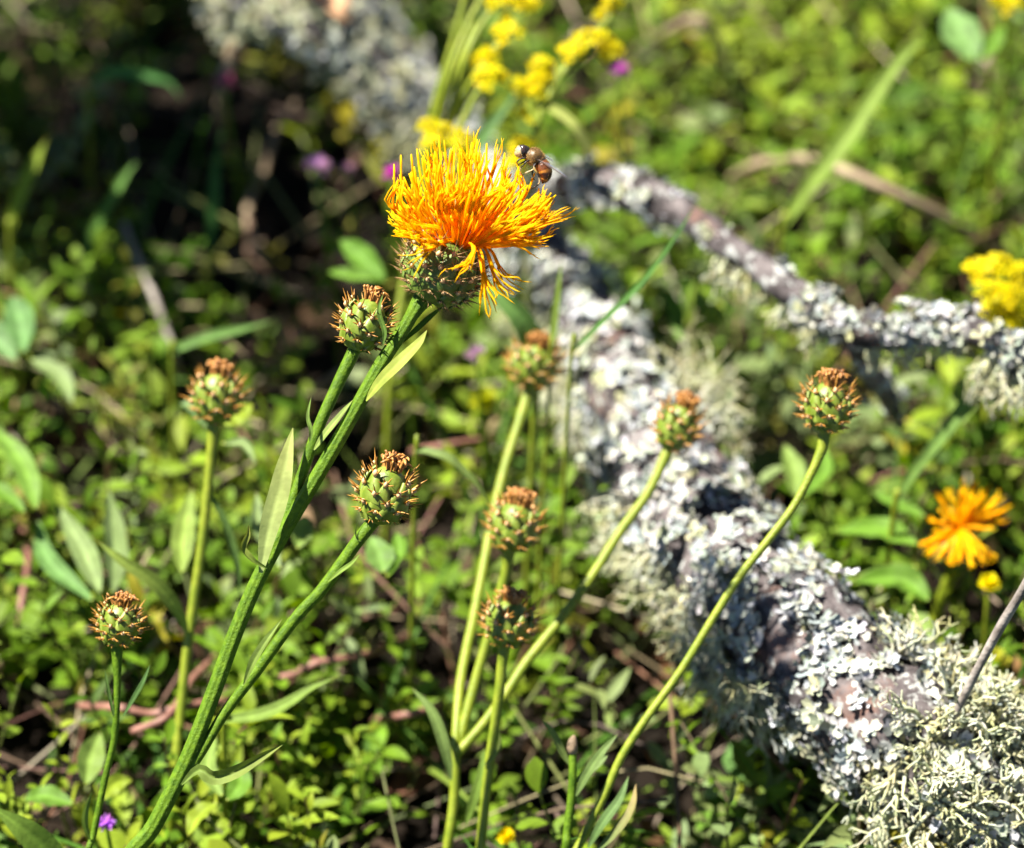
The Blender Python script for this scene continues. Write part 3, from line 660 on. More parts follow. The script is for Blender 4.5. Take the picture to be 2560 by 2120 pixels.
bud_plant('many-stemmed knapweed with four blurred buds in front of the lichen-covered branch',
    [([(1325, 960, .93), (1312, 1010, .928), (1290, 1080, .924), (1262, 1170, .92), (1235, 1280, .914), (1212, 1400, .906), (1185, 1540, .896), (1152, 1700, .882), (1140, 1850, .872), (1135, 2000, .872), (1115, 2150, .874)], UPV*.95+RGT*.20-FWD*.22, 71, 1.06),
     ([(1675, 1112, .895), (1655, 1160, .894), (1615, 1240, .892), (1550, 1330, .890), (1480, 1440, .886), (1400, 1550, .882), (1320, 1650, .878), (1260, 1740, .874), (1200, 1820, .872), (1142, 1885, .870)], UPV*.92+RGT*.34-FWD*.2, 72, .92),
     ([(1275, 1365, .872), (1262, 1440, .874), (1230, 1560, .876), (1195, 1680, .876), (1165, 1790, .874), (1142, 1880, .872)], UPV*.95+RGT*.2-FWD*.2, 73, 1.0),
     ([(1262, 1605, .852), (1255, 1660, .853), (1248, 1730, .854), (1235, 1830, .856), (1218, 1950, .858), (1205, 2080, .860), (1195, 2200, .862)], UPV*.97+RGT*.22-FWD*.15, 74, .98)],
    leaves=[([(1210, 1915, .856), (1235, 1890, .853), (1252, 1860, .852), (1245, 1815, .852)], .0026, dict(col=(.15, .2, .04))), ([(1128, 1950, .866), (1112, 1870, .864), (1080, 1780, .864), (1030, 1720, .866)], .004, dict(col=(.13, .19, .05))),
            ([(1165, 2060, .868), (1185, 2000, .864), (1205, 1930, .862), (1210, 1870, .862)], .0038, dict(col=(.12, .19, .03)))], rr=.0017)
bud_plant('knapweed bud on a long arching yellow-green stem crossing the lichen-covered branch', [([(2062, 1068, .842), (2055, 1120, .842), (2030, 1180, .842), (1985, 1265, .842), (1925, 1345, .842), (1850, 1440, .842), (1780, 1550, .842), (1700, 1680, .842), (1620, 1790, .842), (1555, 1890, .843), (1510, 1990, .844), (1450, 2110, .846), (1400, 2210, .848)], UPV*.98+RGT*.10-FWD*.18, 81, .96)],
          leaves=[([(1490, 2130, .842), (1540, 2080, .838), (1580, 2020, .838), (1590, 1960, .84)], .0035, dict(col=(.10, .17, .05), col2=(.3, .22, .09)))], rr=.0014)
# bud-less grey stem at the bottom
foot = ground_tail(P(1412, 2150, .842), .3, Vector((-.2, -.5, 0)))
g = thing('budding_stalk', 'grey-green stalk with a withered tip and narrow leaves beside the arching stem', 'wildflower', foot[-1])
mb = MB(); stem(mb, [P(1432, 1880, .838), P(1432, 1930, .838), P(1428, 2000, .839), P(1418, 2080, .84), P(1412, 2150, .842)]+foot, .0012, .0014, 30, 10); build('stem', mb, M['stem'], g)
mb = MB(); tube(mb, [P(1432, 1885, .838), P(1430, 1868, .838), P(1432, 1850, .838), P(1436, 1838, .838)], [.0014, .0017, .0013, .0004], 10); build('withered_tip', mb, M['dry_stem'], g)
for rows, wd, c in [([(1425, 1915, .838), (1405, 1880, .837), (1380, 1830, .836), (1355, 1800, .836)], .0026, (.15, .2, .05)), ([(1440, 1990, .838), (1465, 1940, .836), (1505, 1880, .835), (1545, 1835, .836)], .0032, (.12, .18, .05)),
                    ([(1432, 1960, .838), (1470, 1930, .84), (1500, 1905, .842), (1520, 1888, .843)], .0030, (.13, .19, .06)), ([(1470, 2120, .842), (1505, 2060, .838), (1548, 2000, .838), (1572, 1940, .84)], .0035, (.10, .17, .05))]:
    leaf(g, rows, wd, c)

# ---- second orange flower, blurred
foot = ground_tail(P(2300, 1700, .97), .3, Vector((-.1, -.3, 0)))
f2 = thing('knapweed_flower', 'smaller blurred orange knapweed flower standing beyond the lichen-covered branch', 'wildflower', foot[-1])
D2 = .945
mb = MB(); stem(mb, [P(2395, 1400, D2), P(2365, 1470, D2+.01), P(2335, 1560, D2+.02), P(2300, 1700, .97)]+foot, .0022, .0018, 30, 10); build('stem', mb, M['stem_pale'], f2)
mb = MB(); head0 = head
hm2 = Matrix.Translation(P(2392, 1412, D2+.002)) @ Vector((0, 0, 1)).rotation_difference((UPV*.97+RGT*.05+FWD*.15).normalized()).to_matrix().to_4x4() @ Matrix.Scale(.62, 4)
mb = MB(); ellipsoid(mb, Rr*.94, H*.95, H*.95, 0)
head = link(bpy.data.objects.new('flower_head', mb.mesh('flower_head', M['bract_dark'])), f2, WM[f2.name].inverted() @ hm2)
rr_ = random.Random(4)
for i in range(40):
    z = -0.93+1.60*(i+.5)/40; ph = i*2.39996; stt = math.sqrt(1-z*z)
    n = Vector((stt*math.cos(ph)/Rr, stt*math.sin(ph)/Rr, z/H)).normalized(); e = Vector((-math.sin(ph), math.cos(ph), 0)); up = n.cross(e)
    link(bpy.data.objects.new('bract', BRF[i % 2]), head, Matrix.Translation(Vector((Rr*stt*math.cos(ph), Rr*stt*math.sin(ph), H*z+H*.95))+n*.0005) @ Matrix((e, up, n)).transposed().to_4x4())
r = random.Random(15)
def fl2(tx, ty, dz, rod=True):
    b = P(2402, 1322, D2-.003); tp = P(tx, ty, D2+dz); v = tp-b; floret(b, b+v*.33+UPV*.0006, b+v*.7, tp, r, lobes=True, rod=rod, open_=.25, w=1.5)
for tx, ty, dz in [(2345, 1240, -.002), (2372, 1228, .004), (2405, 1202, .003), (2440, 1212, 0), (2470, 1225, .004), (2495, 1245, -.003), (2520, 1270, .002), (2425, 1235, -.006), (2455, 1240, -.006), (2385, 1250, -.007), (2350, 1275, -.006), (2480, 1265, -.008), (2410, 1225, -.01), (2360, 1290, -.008), (2435, 1250, -.01), (2325, 1300, -.004), (2505, 1300, 0), (2480, 1320, -.008), (2340, 1330, -.01)]: fl2(tx, ty, dz)
for tx, ty, dz in [(2305, 1360, -.008), (2325, 1380, -.01), (2350, 1390, -.011), (2375, 1405, -.012), (2400, 1395, -.012), (2430, 1410, -.012), (2455, 1400, -.01), (2480, 1392, -.008), (2440, 1385, -.012), (2320, 1365, -.006), (2460, 1375, -.009)]: fl2(tx, ty, dz, False)
head = head0

# ================================================================= YELLOW MUSTARD-LIKE FLOWERS
YM = (0.78, 0.66, 0.005)
def cluster_mesh(seed, rad, n):
    r = random.Random(seed); mb = MB()
    for i in range(n):
        a = i*2.4; q = math.sqrt((i+.3)/n); c = Vector((math.cos(a)*q*rad, math.sin(a)*q*rad, rad*.55*(1-q*q)+r.gauss(0, rad*.12)))
        ax = (Vector((math.cos(a)*q*.8, math.sin(a)*q*.8, 1))+Vector((r.gauss(0, .2), r.gauss(0, .2), 0))).normalized(); e1 = ax.orthogonal().normalized(); e1 = Matrix.Rotation(r.random()*6.28, 3, ax) @ e1; e2 = ax.cross(e1)
        L = r.uniform(.0020, .0030); cc = vary(YM, r, .12)
        for k in range(4):
            d = e1*math.cos(k*math.pi/2)+e2*math.sin(k*math.pi/2); b = ax.cross(d)
            V = [c, c+d*L*.55-b*L*.38+ax*L*.10, c+d*L*1.0-b*L*.30+ax*L*.18, c+d*L*1.08+ax*L*.16, c+d*L*1.0+b*L*.30+ax*L*.18, c+d*L*.55+b*L*.38+ax*L*.10]
            mb.add(V, [(0, 1, 2, 3), (0, 3, 4, 5)], 0, cc)
        tube(mb, [c-ax*.004, c, c+ax*.0012], [.0003, .0006, .0004], 4, 0, (0.35, 0.36, 0.02))
        tube(mb, [Vector((0, 0, -rad*.6)), c*.5, c-ax*.002], [.0004, .0004, .0004], 3, 0, (0.14, 0.2, 0.02))
    return mb
CL = [cluster_mesh(k, .0058, 10).mesh('flower_cluster', M['petal']) for k in range(3)]
def mustard(label, stems_, clusters, tail=Vector((-.1, -.4, 0)), name='mustard_plant', leaves=()):
    last = P(*stems_[0][-1]); foot = ground_tail(last, .35, tail); t = thing(name, label, 'wildflower', foot[-1], None)
    for k, rows in enumerate(stems_):
        mb = MB(); stem(mb, [P(*q) for q in rows]+(foot if k == 0 else []), .0009, .0015, 30, 8); build('stem' if k == 0 else 'branch', mb, M['stem_pale'], t)
    for k, (px, py, D, sc_) in enumerate(clusters):
        ax = (Vector((0, 0, 1))-FWD*.5+Vector((R.gauss(0, .2), R.gauss(0, .2), 0))).normalized()
        link(bpy.data.objects.new('flower_cluster', CL[k % 3]), t, WM[t.name].inverted() @ Matrix.Translation(P(px, py, D)) @ Vector((0, 0, 1)).rotation_difference(ax).to_matrix().to_4x4() @ Matrix.Rotation(k*1.3, 4, 'Z') @ Matrix.Scale(sc_*(.86 if D > .975 else .74), 4))
    for l_ in leaves: leaf(t, *l_[0:2], **l_[2])
    return t
DM = .985
mustard('tall yellow mustard flowers crowding behind the orange flower, leaning over the branch',
    [[(1265, 85, DM), (1230, 130, DM), (1180, 200, DM), (1130, 300, DM+.01), (1085, 420, DM+.015), (1040, 560, DM+.02), (1000, 760, DM+.02), (975, 960, DM+.02)],
     [(1240, 15, DM), (1200, 70, DM), (1160, 160, DM), (1115, 330, DM+.01)], [(1220, 200, DM), (1190, 240, DM), (1150, 320, DM+.005), (1090, 410, DM+.015)], [(1085, 340, DM), (1080, 400, DM+.01), (1060, 500, DM+.018)],
     [(1160, 365, DM), (1140, 420, DM+.005), (1090, 520, DM+.015), (1040, 560, DM+.02)], [(1215, 145, DM), (1190, 190, DM), (1140, 290, DM+.01)],
     [(1225, -40, DM), (1170, 60, DM), (1120, 190, DM), (1090, 330, DM+.01), (1060, 470, DM+.018)], [(1190, 60, DM+.01), (1150, 150, DM+.01), (1110, 260, DM+.015), (1075, 400, DM+.02), (1040, 560, DM+.022)], [(1170, -30, DM+.01), (1130, 110, DM+.012), (1095, 230, DM+.015), (1060, 380, DM+.02), (1020, 640, DM+.024)]],
    [(1270, 80, DM, 1.0), (1245, 5, DM, .8), (1300, 5, DM, .75), (1325, 12, DM, .6), (1222, 140, DM, .75), (1228, 195, DM-.005, 1.05), (1195, 145, DM, .5), (1068, 318, DM, .75), (1108, 322, DM, .6), (1085, 355, DM-.003, .8), (1150, 350, DM, .9), (1155, 385, DM, .9), (1265, 45, DM, .4)])
mustard('yellow mustard with branching sprays of blossom above the drone fly',
    [[(1400, 165, DM), (1375, 235, DM), (1345, 310, DM+.005), (1320, 400, DM+.01), (1310, 520, DM+.02), (1300, 700, DM+.03)], [(1480, 120, DM), (1440, 150, DM), (1395, 200, DM), (1370, 250, DM)], [(1540, 20, DM+.01), (1510, 60, DM+.01), (1470, 110, DM), (1400, 190, DM)],
     [(1350, 185, DM), (1360, 230, DM), (1350, 300, DM)], [(1305, 225, DM), (1325, 270, DM), (1345, 310, DM)]],
    [(1430, 130, DM, .8), (1470, 100, DM-.003, .95), (1510, 105, DM, .8), (1535, 125, DM, .65), (1510, 140, DM, .5), (1355, 165, DM, .8), (1345, 200, DM, .8), (1365, 190, DM, .6), (1300, 215, DM, .7), (1340, 232, DM, .7), (1325, 290, DM+.003, .75), (1530, 5, DM+.01, .7), (1498, 38, DM+.01, .4), (1305, 365, DM+.006, .9), (1290, 410, DM+.006, .8)])
mustard('cluster of yellow blossom beside the end of the side limb', [[(2500, 740, .97), (2490, 860, .98), (2470, 1000, .99), (2450, 1150, 1.0)]],
    [(2455, 675, .96, 1.15), (2500, 665, .96, 1.2), (2540, 690, .96, 1.2), (2475, 730, .955, 1.1), (2520, 740, .955, 1.2), (2560, 750, .96, 1.1), (2480, 780, .96, .9), (2530, 800, .96, 1.2), (2570, 680, .965, 1.0), (2570, 800, .965, 1.)], name='yellow_blossom')
mustard('lone yellow blossom above the pale round leaf at the meadow edge', [[(2525, 20, 1.08), (2520, 100, 1.09), (2510, 240, 1.12)]], [(2525, 10, 1.08, .9), (2500, -10, 1.08, .8)], name='yellow_blossom')
for px, py, D, s_, lab in [(2472, 1462, .93, .0035, 'bright yellow round flower bud below the blurred orange flower'), (2490, 1655, .92, .0042, 'pale yellow round flower bud behind the bare grey twig'), (1210, 1010, 1.0, .0050, 'yellow flower bud beside the stem of the tallest blurred knapweed bud'),
                           (1265, 2095, .88, .0030, 'yellow flower bud close to the soil between knapweed stems'), (360, 875, 1.02, .0030, 'pale yellow-green globe bud among grey-green leaves')]:
    t0 = P(px, py, D); foot = ground_tail(t0, .25, Vector((.1, -.2, 0))); t = thing('yellow_bud', lab, 'flower bud', foot[-1])
    mb = MB(); stem(mb, [t0]+foot, .0008, .0010, 12, 6); build('stem', mb, M['stem_pale'], t)
    mb = MB(); r = random.Random(px)
    for k in range(3):
        for j in range(9):
            a = j*.698+k*.3; d = Vector((math.cos(a)*(.95-.25*k), math.sin(a)*(.95-.25*k), .25+.35*k)).normalized()
            b = d.cross(Vector((0, 0, 1))).normalized(); L = s_*r.uniform(.9, 1.1)
            mb.add([t0, t0+d*L*.5+b*L*.28, t0+d*L+b*L*.22, t0+d*L*1.1, t0+d*L-b*L*.22, t0+d*L*.5-b*L*.28], [(0, 1, 2, 3), (0, 3, 4, 5)], 0, vary({360: (.3, .36, .05), 1210: (.34, .36, .012), 2490: (.5, .5, .06)}.get(px, YM), r, .1))
    build('petals', mb, M['petal'], t)
# ---- small pink flowers
PK = (0.38, 0.10, 0.32)
for px, py, D, s_, lab, c in [(1550, 180, 1.04, .0042, 'magenta flower beside the yellow mustard spray', PK), (975, 437, .98, .0045, 'magenta flower close to the left rim of the open orange flower', (.42, .06, .30)), (795, 420, 1.06, .0055, 'pale mauve flower among grey-green leaves beside the magenta one', (.42, .24, .40)),
                              (264, 2058, .86, .0034, 'small violet flower low beside a slender knapweed stem', (.55, .22, .70)), (1190, 888, .97, .0040, 'faded mauve flower behind the open orange flower head', (.42, .26, .36)), (560, 212, 1.12, .0052, 'dusky pink flower behind the tip of a dry stalk', (.36, .10, .18)), (868, 425, 1.07, .003, 'tiny mauve flower between two larger pink ones', (.36, .2, .3))]:
    t0 = P(px, py, D); foot = ground_tail(t0, .2, Vector((.2, -.2, 0))); t = thing('pink_flower', lab, 'wildflower', foot[-1])
    mb = MB(); stem(mb, [t0]+foot, .0006, .0008, 12, 6); build('stem', mb, M['stem'], t)
    r = random.Random(px); mb = MB()
    for k in range(26):
        z = r.uniform(-.1, 1); a = r.random()*6.28; q = math.sqrt(max(0, 1-z*z)); d = Vector((q*math.cos(a), q*math.sin(a), z*1.1)); b = d.orthogonal().normalized()
        L = s_*r.uniform(.8, 1.1); mb.add([t0, t0+d*L*.6+b*L*.2, t0+d*L*1.05, t0+d*L*.6-b*L*.2], [(0, 1, 2, 3)], 0, vary(c, r, .15))
    build('petals', mb, M['petal'], t)

# ================================================================= LARGE BLADES, TWIGS AND STALKS
def blade_plant(label, rows, width, col, name='grass_blade', cat='grass blade', fold=.35, col2=None, tail=None, group=None, prof=None, prong=False, normal=None):
    p = P(*rows[-1]); foot = ground_tail(p, .3, tail or Vector((-.1, -.3, 0))); t = thing(name, label, cat, foot[-1], group)
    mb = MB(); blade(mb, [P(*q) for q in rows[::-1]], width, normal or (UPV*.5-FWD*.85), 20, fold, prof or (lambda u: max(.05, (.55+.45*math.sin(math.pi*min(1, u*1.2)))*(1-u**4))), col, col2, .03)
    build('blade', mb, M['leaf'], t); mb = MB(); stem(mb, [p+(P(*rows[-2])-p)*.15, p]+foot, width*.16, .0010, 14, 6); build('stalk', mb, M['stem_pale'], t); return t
blade_plant('long bright grass blade with a broken papery tip rising from the side limb', [(2335, 150, 1.065), (2295, 108, 1.06), (2215, 200, 1.055), (2130, 330, 1.05), (2030, 460, 1.05), (1960, 560, 1.055)], .0072, (.15, .22, .035), fold=.5)
blade_plant('thin dark green grass blade slanting in front of the lichen-covered branch', [(1745, 500, .90), (1690, 590, .90), (1610, 700, .90), (1520, 790, .90), (1430, 880, .90)], .0022, (.05, .13, .02))
blade_plant('long green blade hanging below the end of the side limb', [(2490, 920, .93), (2420, 1010, .93), (2340, 1110, .935), (2280, 1190, .94), (2240, 1250, .945)], .0062, (.11, .19, .04), prof=lambda u: max(.06, .35+.65*u*(1-max(0, u-.8)*3)))
blade_plant('broad blurred green blade arching just behind the open orange flower', [(1150, 640, .93), (1230, 720, .925), (1300, 790, .925), (1335, 870, .93), (1340, 980, .935)], .0075, (.10, .19, .045))
blade_plant('upright green blade behind the orange flower among the mustard', [(1320, 190, 1.03), (1260, 270, 1.03), (1200, 350, 1.03), (1130, 480, 1.035), (1100, 600, 1.04)], .0060, (.09, .18, .05))
blade_plant('thin green stem standing against the lichen beside the open flower', [(1405, 640, .92), (1395, 720, .92), (1385, 810, .92), (1378, 880, .92)], .0026, (.13, .19, .03))
blade_plant('yellow-green drooping grass spike above the side limb', [(1500, 425, .985), (1470, 370, .982), (1430, 310, .98), (1375, 275, .985), (1340, 300, .995)], .0036, (.22, .26, .05), fold=.7, col2=(.30, .32, .10))
blade_plant('pair of curved leaf blades with a reddish base between knapweed stems', [(1230, 1285, .90), (1195, 1215, .898), (1130, 1150, .896), (1080, 1130, .897), (1040, 1125, .90)], .0030, (.14, .2, .06), col2=(.16, .22, .05))
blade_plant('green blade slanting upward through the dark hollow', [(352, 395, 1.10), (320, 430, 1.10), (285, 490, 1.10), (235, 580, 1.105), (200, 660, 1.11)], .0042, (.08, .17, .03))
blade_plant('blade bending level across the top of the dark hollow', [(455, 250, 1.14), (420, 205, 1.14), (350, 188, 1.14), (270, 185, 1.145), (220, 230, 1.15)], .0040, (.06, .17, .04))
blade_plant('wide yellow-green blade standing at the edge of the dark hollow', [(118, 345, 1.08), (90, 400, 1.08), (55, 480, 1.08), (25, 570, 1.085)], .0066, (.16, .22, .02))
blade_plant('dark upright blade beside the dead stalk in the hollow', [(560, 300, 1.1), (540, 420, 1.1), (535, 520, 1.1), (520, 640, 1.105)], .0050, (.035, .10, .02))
blade_plant('pale green blade crossing behind the bud on the forked knapweed', [(690, 800, 1.0), (600, 825, 1.0), (500, 850, 1.0), (430, 880, 1.0)], .0042, (.08, .16, .03))
blade_plant('glossy broad leaf cut by the frame beside the violet flower', [(-30, 2010, .835), (40, 2060, .836), (110, 2120, .84), (170, 2190, .845)], .0085, (.13, .21, .03))
blade_plant('yellowish long blade crossing low behind the forked knapweed stem', [(850, 1690, .87), (780, 1720, .87), (710, 1765, .87), (640, 1790, .872), (560, 1800, .875)], .0045, (.13, .20, .03))
def stick(label, rows, r0, r1, m, name='twig', cat='twig', n=40, wob=.2, rest=None):
    pts = [P(*q) for q in rows]
    if rest: pts += ground_tail(pts[-1], .4, rest)
    mb = MB(); s = spline([tuple(p) for p in pts], n); tube(mb, s, [r0+(r1-r0)*i/(n-1) for i in range(n)], 10, wob=wob, seed=r0*9e4); o = build(name, mb, M[m]); return tag(o, label, cat)
stick('bare grey twig poking out of the bushy lichen', [(2640, 1330, .80), (2560, 1470, .812), (2500, 1570, .82), (2440, 1680, .828), (2385, 1790, .836), (2335, 1870, .842), (2300, 1960, .85), (2270, 2060, .862)], .0014, .0011, 'twig')
def zstick(label, rows, r0, r1, m, name='dry_stalk', cat='stalk', n=40):
    mb = MB(); s = spline([tuple(PZ(*q)) for q in rows], n); tube(mb, s, [r0+(r1-r0)*i/(n-1) for i in range(n)], 8, wob=.15, seed=1); return tag(build(name, mb, M[m]), label, cat)
zstick('long dry brown stalk arching under the bright grass blade', [(1800, 480, .005), (1860, 425, .05), (1960, 398, .07), (2050, 405, .075), (2150, 445, .075), (2260, 495, .07), (2400, 570, .05), (2500, 640, .02), (2560, 690, -.005)], .0019, .0024, 'dry_stem')
zstick('bent tan stalk with an elbow beside the yellow mustard spray', [(1620, 110, .03), (1680, 75, .07), (1745, 48, .09), (1790, 90, .08), (1812, 180, .06), (1812, 310, .03), (1800, 380, -.005)], .0022, .0018, 'dry_stem')
zstick('pale dry stalk standing beside the far end of the lichen-covered branch', [(625, -60, .13), (608, 20, .12), (590, 90, .115), (572, 160, .105), (558, 225, .095), (552, 300, .06), (550, 380, -.006)], .0030, .0022, 'dry_stem')
zstick('dead grey-brown stalk snaking through the dark hollow', [(740, 260, .03), (690, 330, .035), (660, 430, .03), (625, 500, .03), (620, 560, .03), (650, 640, .025), (690, 720, .01), (720, 780, -.006)], .0017, .0014, 'dry_stem')
zstick('slanting brown stalk in the dark hollow behind the blurred knapweed bud', [(310, 560, .06), (350, 660, .055), (400, 780, .05), (440, 900, .04), (470, 1000, -.004)], .0013, .0012, 'twig')
zstick('brown stick lying under the small bud of the forked knapweed', [(860, 930, .03), (780, 985, .03), (700, 1050, .028), (620, 1120, .02), (560, 1170, -.003)], .0020, .0016, 'dry_stem')
for rows, lab in [([(200, 1765, .05), (300, 1770, .06), (380, 1785, .058), (460, 1765, .06), (560, 1750, .055), (700, 1720, .05), (800, 1640, .03), (840, 1580, -.004)], 'long pink trailing stem running behind the forked knapweed stem'),
                  ([(640, 1700, .05), (720, 1690, .055), (800, 1655, .06), (900, 1640, .055), (1000, 1600, .03), (1040, 1580, -.004)], 'short pink trailing stem left of the many-stemmed knapweed'),
                  ([(40, 1260, .02), (70, 1380, .05), (55, 1500, .055), (40, 1620, .04), (30, 1700, -.004)], 'reddish upright stem beside the long grey-green leaves'),
                  ([(930, 1800, .035), (1000, 1790, .05), (1080, 1770, .045), (1120, 1750, -.003)], 'dull red stem touching the many-stemmed knapweed'),
                  ([(1030, 1130, .06), (1090, 1118, .075), (1150, 1108, .075), (1225, 1100, .06), (1260, 1110, -.003)], 'thin dull red stem level with the lower bud of the forked knapweed'),
                  ([(330, 1830, .06), (420, 1790, .065), (480, 1700, .06), (540, 1640, .04), (560, 1600, -.004)], 'pink stem curving up toward the forked knapweed branch')]:
    zstick(lab, rows, .0013, .0012, 'red_stem', 'trailing_stem', 'stem')
# dry peach-coloured leaf on the far end of the branch
dl = MB(); blade(dl, [P(740, -60, 1.12), P(800, -15, 1.115), P(850, 25, 1.11), P(880, 60, 1.115)], .0135, UPV*.7-FWD*.7, 14, .4, None, (.50, .27, .14), (.60, .36, .20), .1)
tag(build('dry_leaf', dl, M['litter']), 'curled peach-coloured dead leaf lying on the far end of the lichen-covered branch', 'leaf')

# ---- made-up shrub, added out of frame to darken the hollow with its shade
def make_shade_shrub():
    r = random.Random(8); base = Vector((-.40, 1.14, -.01)); t = thing('added_shade_shrub', 'unseen leafy shrub added out of frame to shade the dark hollow', 'shrub', base); mb = MB()
    C0 = Vector((-.285, 1.035, .30)); ms, cs = [], []; tips = []
    for k in range(9):
        d = Vector((r.gauss(0, .032), r.gauss(0, .055), r.uniform(-.02, .05))); e = C0+d; stem(mb, [base+Vector((r.gauss(0, .006), r.gauss(0, .006), 0)), base+(e-base)*.5+Vector((-.01, 0, .03)), e], .0022, .0009, 14, 6); tips.append(e)
    low = []  # extra leaf clump that lengthens the added shade
    for k in range(3):
        e = Vector((-.226+r.gauss(0, .014), .915+r.gauss(0, .022), .29+r.uniform(0, .03))); stem(mb, [base, base+(e-base)*.5+Vector((-.02, 0, .06)), e], .0022, .0009, 14, 6); low.append(e)
    for k in range(150):
        p = low[k % 3]+Vector((r.gauss(0, .014), r.gauss(0, .022), r.gauss(0, .014))); L = r.uniform(.014, .024)
        ms.append(orient(np.array(p), r.random()*6.28, r.gauss(.1, .4), r.gauss(0, .4), L, L)); cs.append(vary((.08, .15, .012), r))
    build('stems', mb, M['twig'], t)
    for k in range(820):
        e = tips[k % 9]; p = e+Vector((r.gauss(0, .026), r.gauss(0, .034), r.gauss(0, .022))); L = r.uniform(.016, .030)
        ms.append(orient(np.array(p), r.random()*6.28, r.gauss(.1, .4), r.gauss(0, .4), L, L)); cs.append(vary((.08, .15, .012), r))
    o = np_object('foliage', [batch('', '', '', leaf_tmpl(5, .6, .4, .25), ms, cs, None)], M['leaf'], None, '', t)
make_shade_shrub()
# ---- larger leaves that stand out of the sward: each a small plant
def leafy(label, base_px, leaves_, name='broadleaf_plant', group=None):
    foot = PZ(base_px[0], base_px[1], -.004); t = thing(name, label, 'plant', foot, group)
    for rows, wd, c in leaves_:
        rows = [(a, b, rows[0][2]+(rows[0][1]-b)*.00011) for a, b, _ in rows]      # leaves lie nearly level, facing the sky
        p = P(*rows[0]); mb = MB(); stem(mb, [p, (p+foot)/2+Vector((0, 0, .008)), foot], .0006, .0009, 12, 6); build('leaf_stalk', mb, M['stem_pale'], t)
        leaf(t, rows, wd*.8, c, normal=Vector((R.gauss(0, .25), -.3+R.gauss(0, .2), 1)), n=14, fold=R.uniform(.2, .6), wave=.16)
LG, MG, GG, YG = (.15, .225, .045), (.09, .18, .018), (.165, .23, .08), (.18, .24, .018)
leafy('pale round leaf under the lone yellow blossom', (2420, 260), [([(2440, 150, 1.06), (2400, 80, 1.05), (2370, 20, 1.05)], .020, (.12, .22, .06)), ([(2440, 150, 1.06), (2480, 110, 1.06), (2510, 60, 1.07)], .010, MG)])
leafy('broad light green leaf between the grass blade and the orange flower', (2270, 1480), [([(2290, 1360, .95), (2200, 1320, .945), (2090, 1330, .945)], .012, (.11, .22, .02)), ([(2310, 1290, .95), (2240, 1260, .95), (2180, 1230, .955)], .008, MG), ([(2290, 1420, .94), (2230, 1440, .94), (2140, 1440, .94)], .011, LG)])
leafy('rounded green leaves in the shade of the branch end', (2280, 1560), [([(2320, 1500, .93), (2250, 1450, .925), (2130, 1455, .925)], .013, MG), ([(2330, 1620, .925), (2300, 1560, .92), (2290, 1500, .92)], .010, LG)])
leafy('tall grey-green lance leaves beside the reddish upright stem', (250, 1560), [([(250, 1480, .92), (210, 1380, .905), (140, 1260, .90)], .011, GG), ([(280, 1480, .92), (285, 1360, .905), (270, 1220, .90)], .012, GG), ([(230, 1500, .92), (120, 1400, .91), (95, 1300, .91)], .009, (.10, .2, .05))])
leafy('bright green leaf pair at the meadow edge above the reddish stem', (60, 1330), [([(90, 1270, .93), (55, 1160, .915), (-20, 1060, .91)], .011, (.12, .22, .03)), ([(60, 1280, .93), (0, 1230, .92), (-60, 1190, .92)], .009, MG)])
leafy('mint green broad leaves in the far grey-green patch', (60, 960), [([(60, 880, .99), (50, 800, .98), (30, 740, .98)], .015, (.10, .20, .06)), ([(40, 900, .99), (-20, 840, .99), (-50, 790, .99)], .014, (.11, .2, .07)), ([(80, 900, .99), (150, 940, .98), (180, 1010, .97)], .010, GG)])
leafy('yellow-green round leaf touching the blurred single knapweed bud', (560, 1160), [([(560, 1060, .92), (590, 1040, .91), (632, 1010, .908)], .0105, YG), ([(560, 1110, .915), (610, 1110, .91), (640, 1160, .91)], .0045, GG), ([(540, 1080, .92), (490, 1020, .915), (450, 1010, .915)], .010, (.11, .18, .06))])
leafy('spoon-shaped leaf standing upright beside the blurred single bud stem', (450, 1470), [([(455, 1430, .91), (458, 1340, .90), (480, 1220, .90)], .0105, (.17, .24, .045))])
leafy('round light leaves behind the fork of the knapweed stem', (760, 1420), [([(745, 1370, .90), (755, 1330, .895), (765, 1290, .895)], .010, LG), ([(700, 1420, .89), (650, 1330, .89), (640, 1230, .89)], .008, GG)])
leafy('rounded leaf beside the stem of the lower bud', (950, 1480), [([(960, 1430, .90), (950, 1390, .89), (925, 1340, .885)], .013, (.11, .2, .04)), ([(970, 1440, .90), (1000, 1380, .9), (990, 1330, .9)], .008, MG)])
leafy('bright leaf below the orange falling florets', (950, 800), [([(960, 700, 1.0), (900, 640, .985), (850, 600, .985)], .012, (.09, .19, .02)), ([(960, 700, 1.0), (870, 690, .99), (820, 680, .99)], .008, MG)])
leafy('broad shaded leaves low beneath the round slender-stemmed bud', (220, 2000), [([(215, 1960, .88), (225, 1900, .87), (250, 1830, .868)], .012, LG), ([(180, 2010, .88), (110, 1990, .87), (60, 2000, .87)], .010, MG), ([(250, 2000, .88), (290, 1960, .87), (330, 1950, .87)], .008, YG)])
leafy('cluster of rounded leaves beside the withered-tip stalk', (1880, 1990), [([(1880, 1960, .93), (1850, 1900, .925), (1860, 1840, .92)], .014, (.10, .2, .05)), ([(1900, 1980, .93), (1960, 1960, .925), (1990, 1930, .925)], .010, LG), ([(1840, 2000, .92), (1790, 2020, .915), (1740, 2080, .912)], .011, MG)])
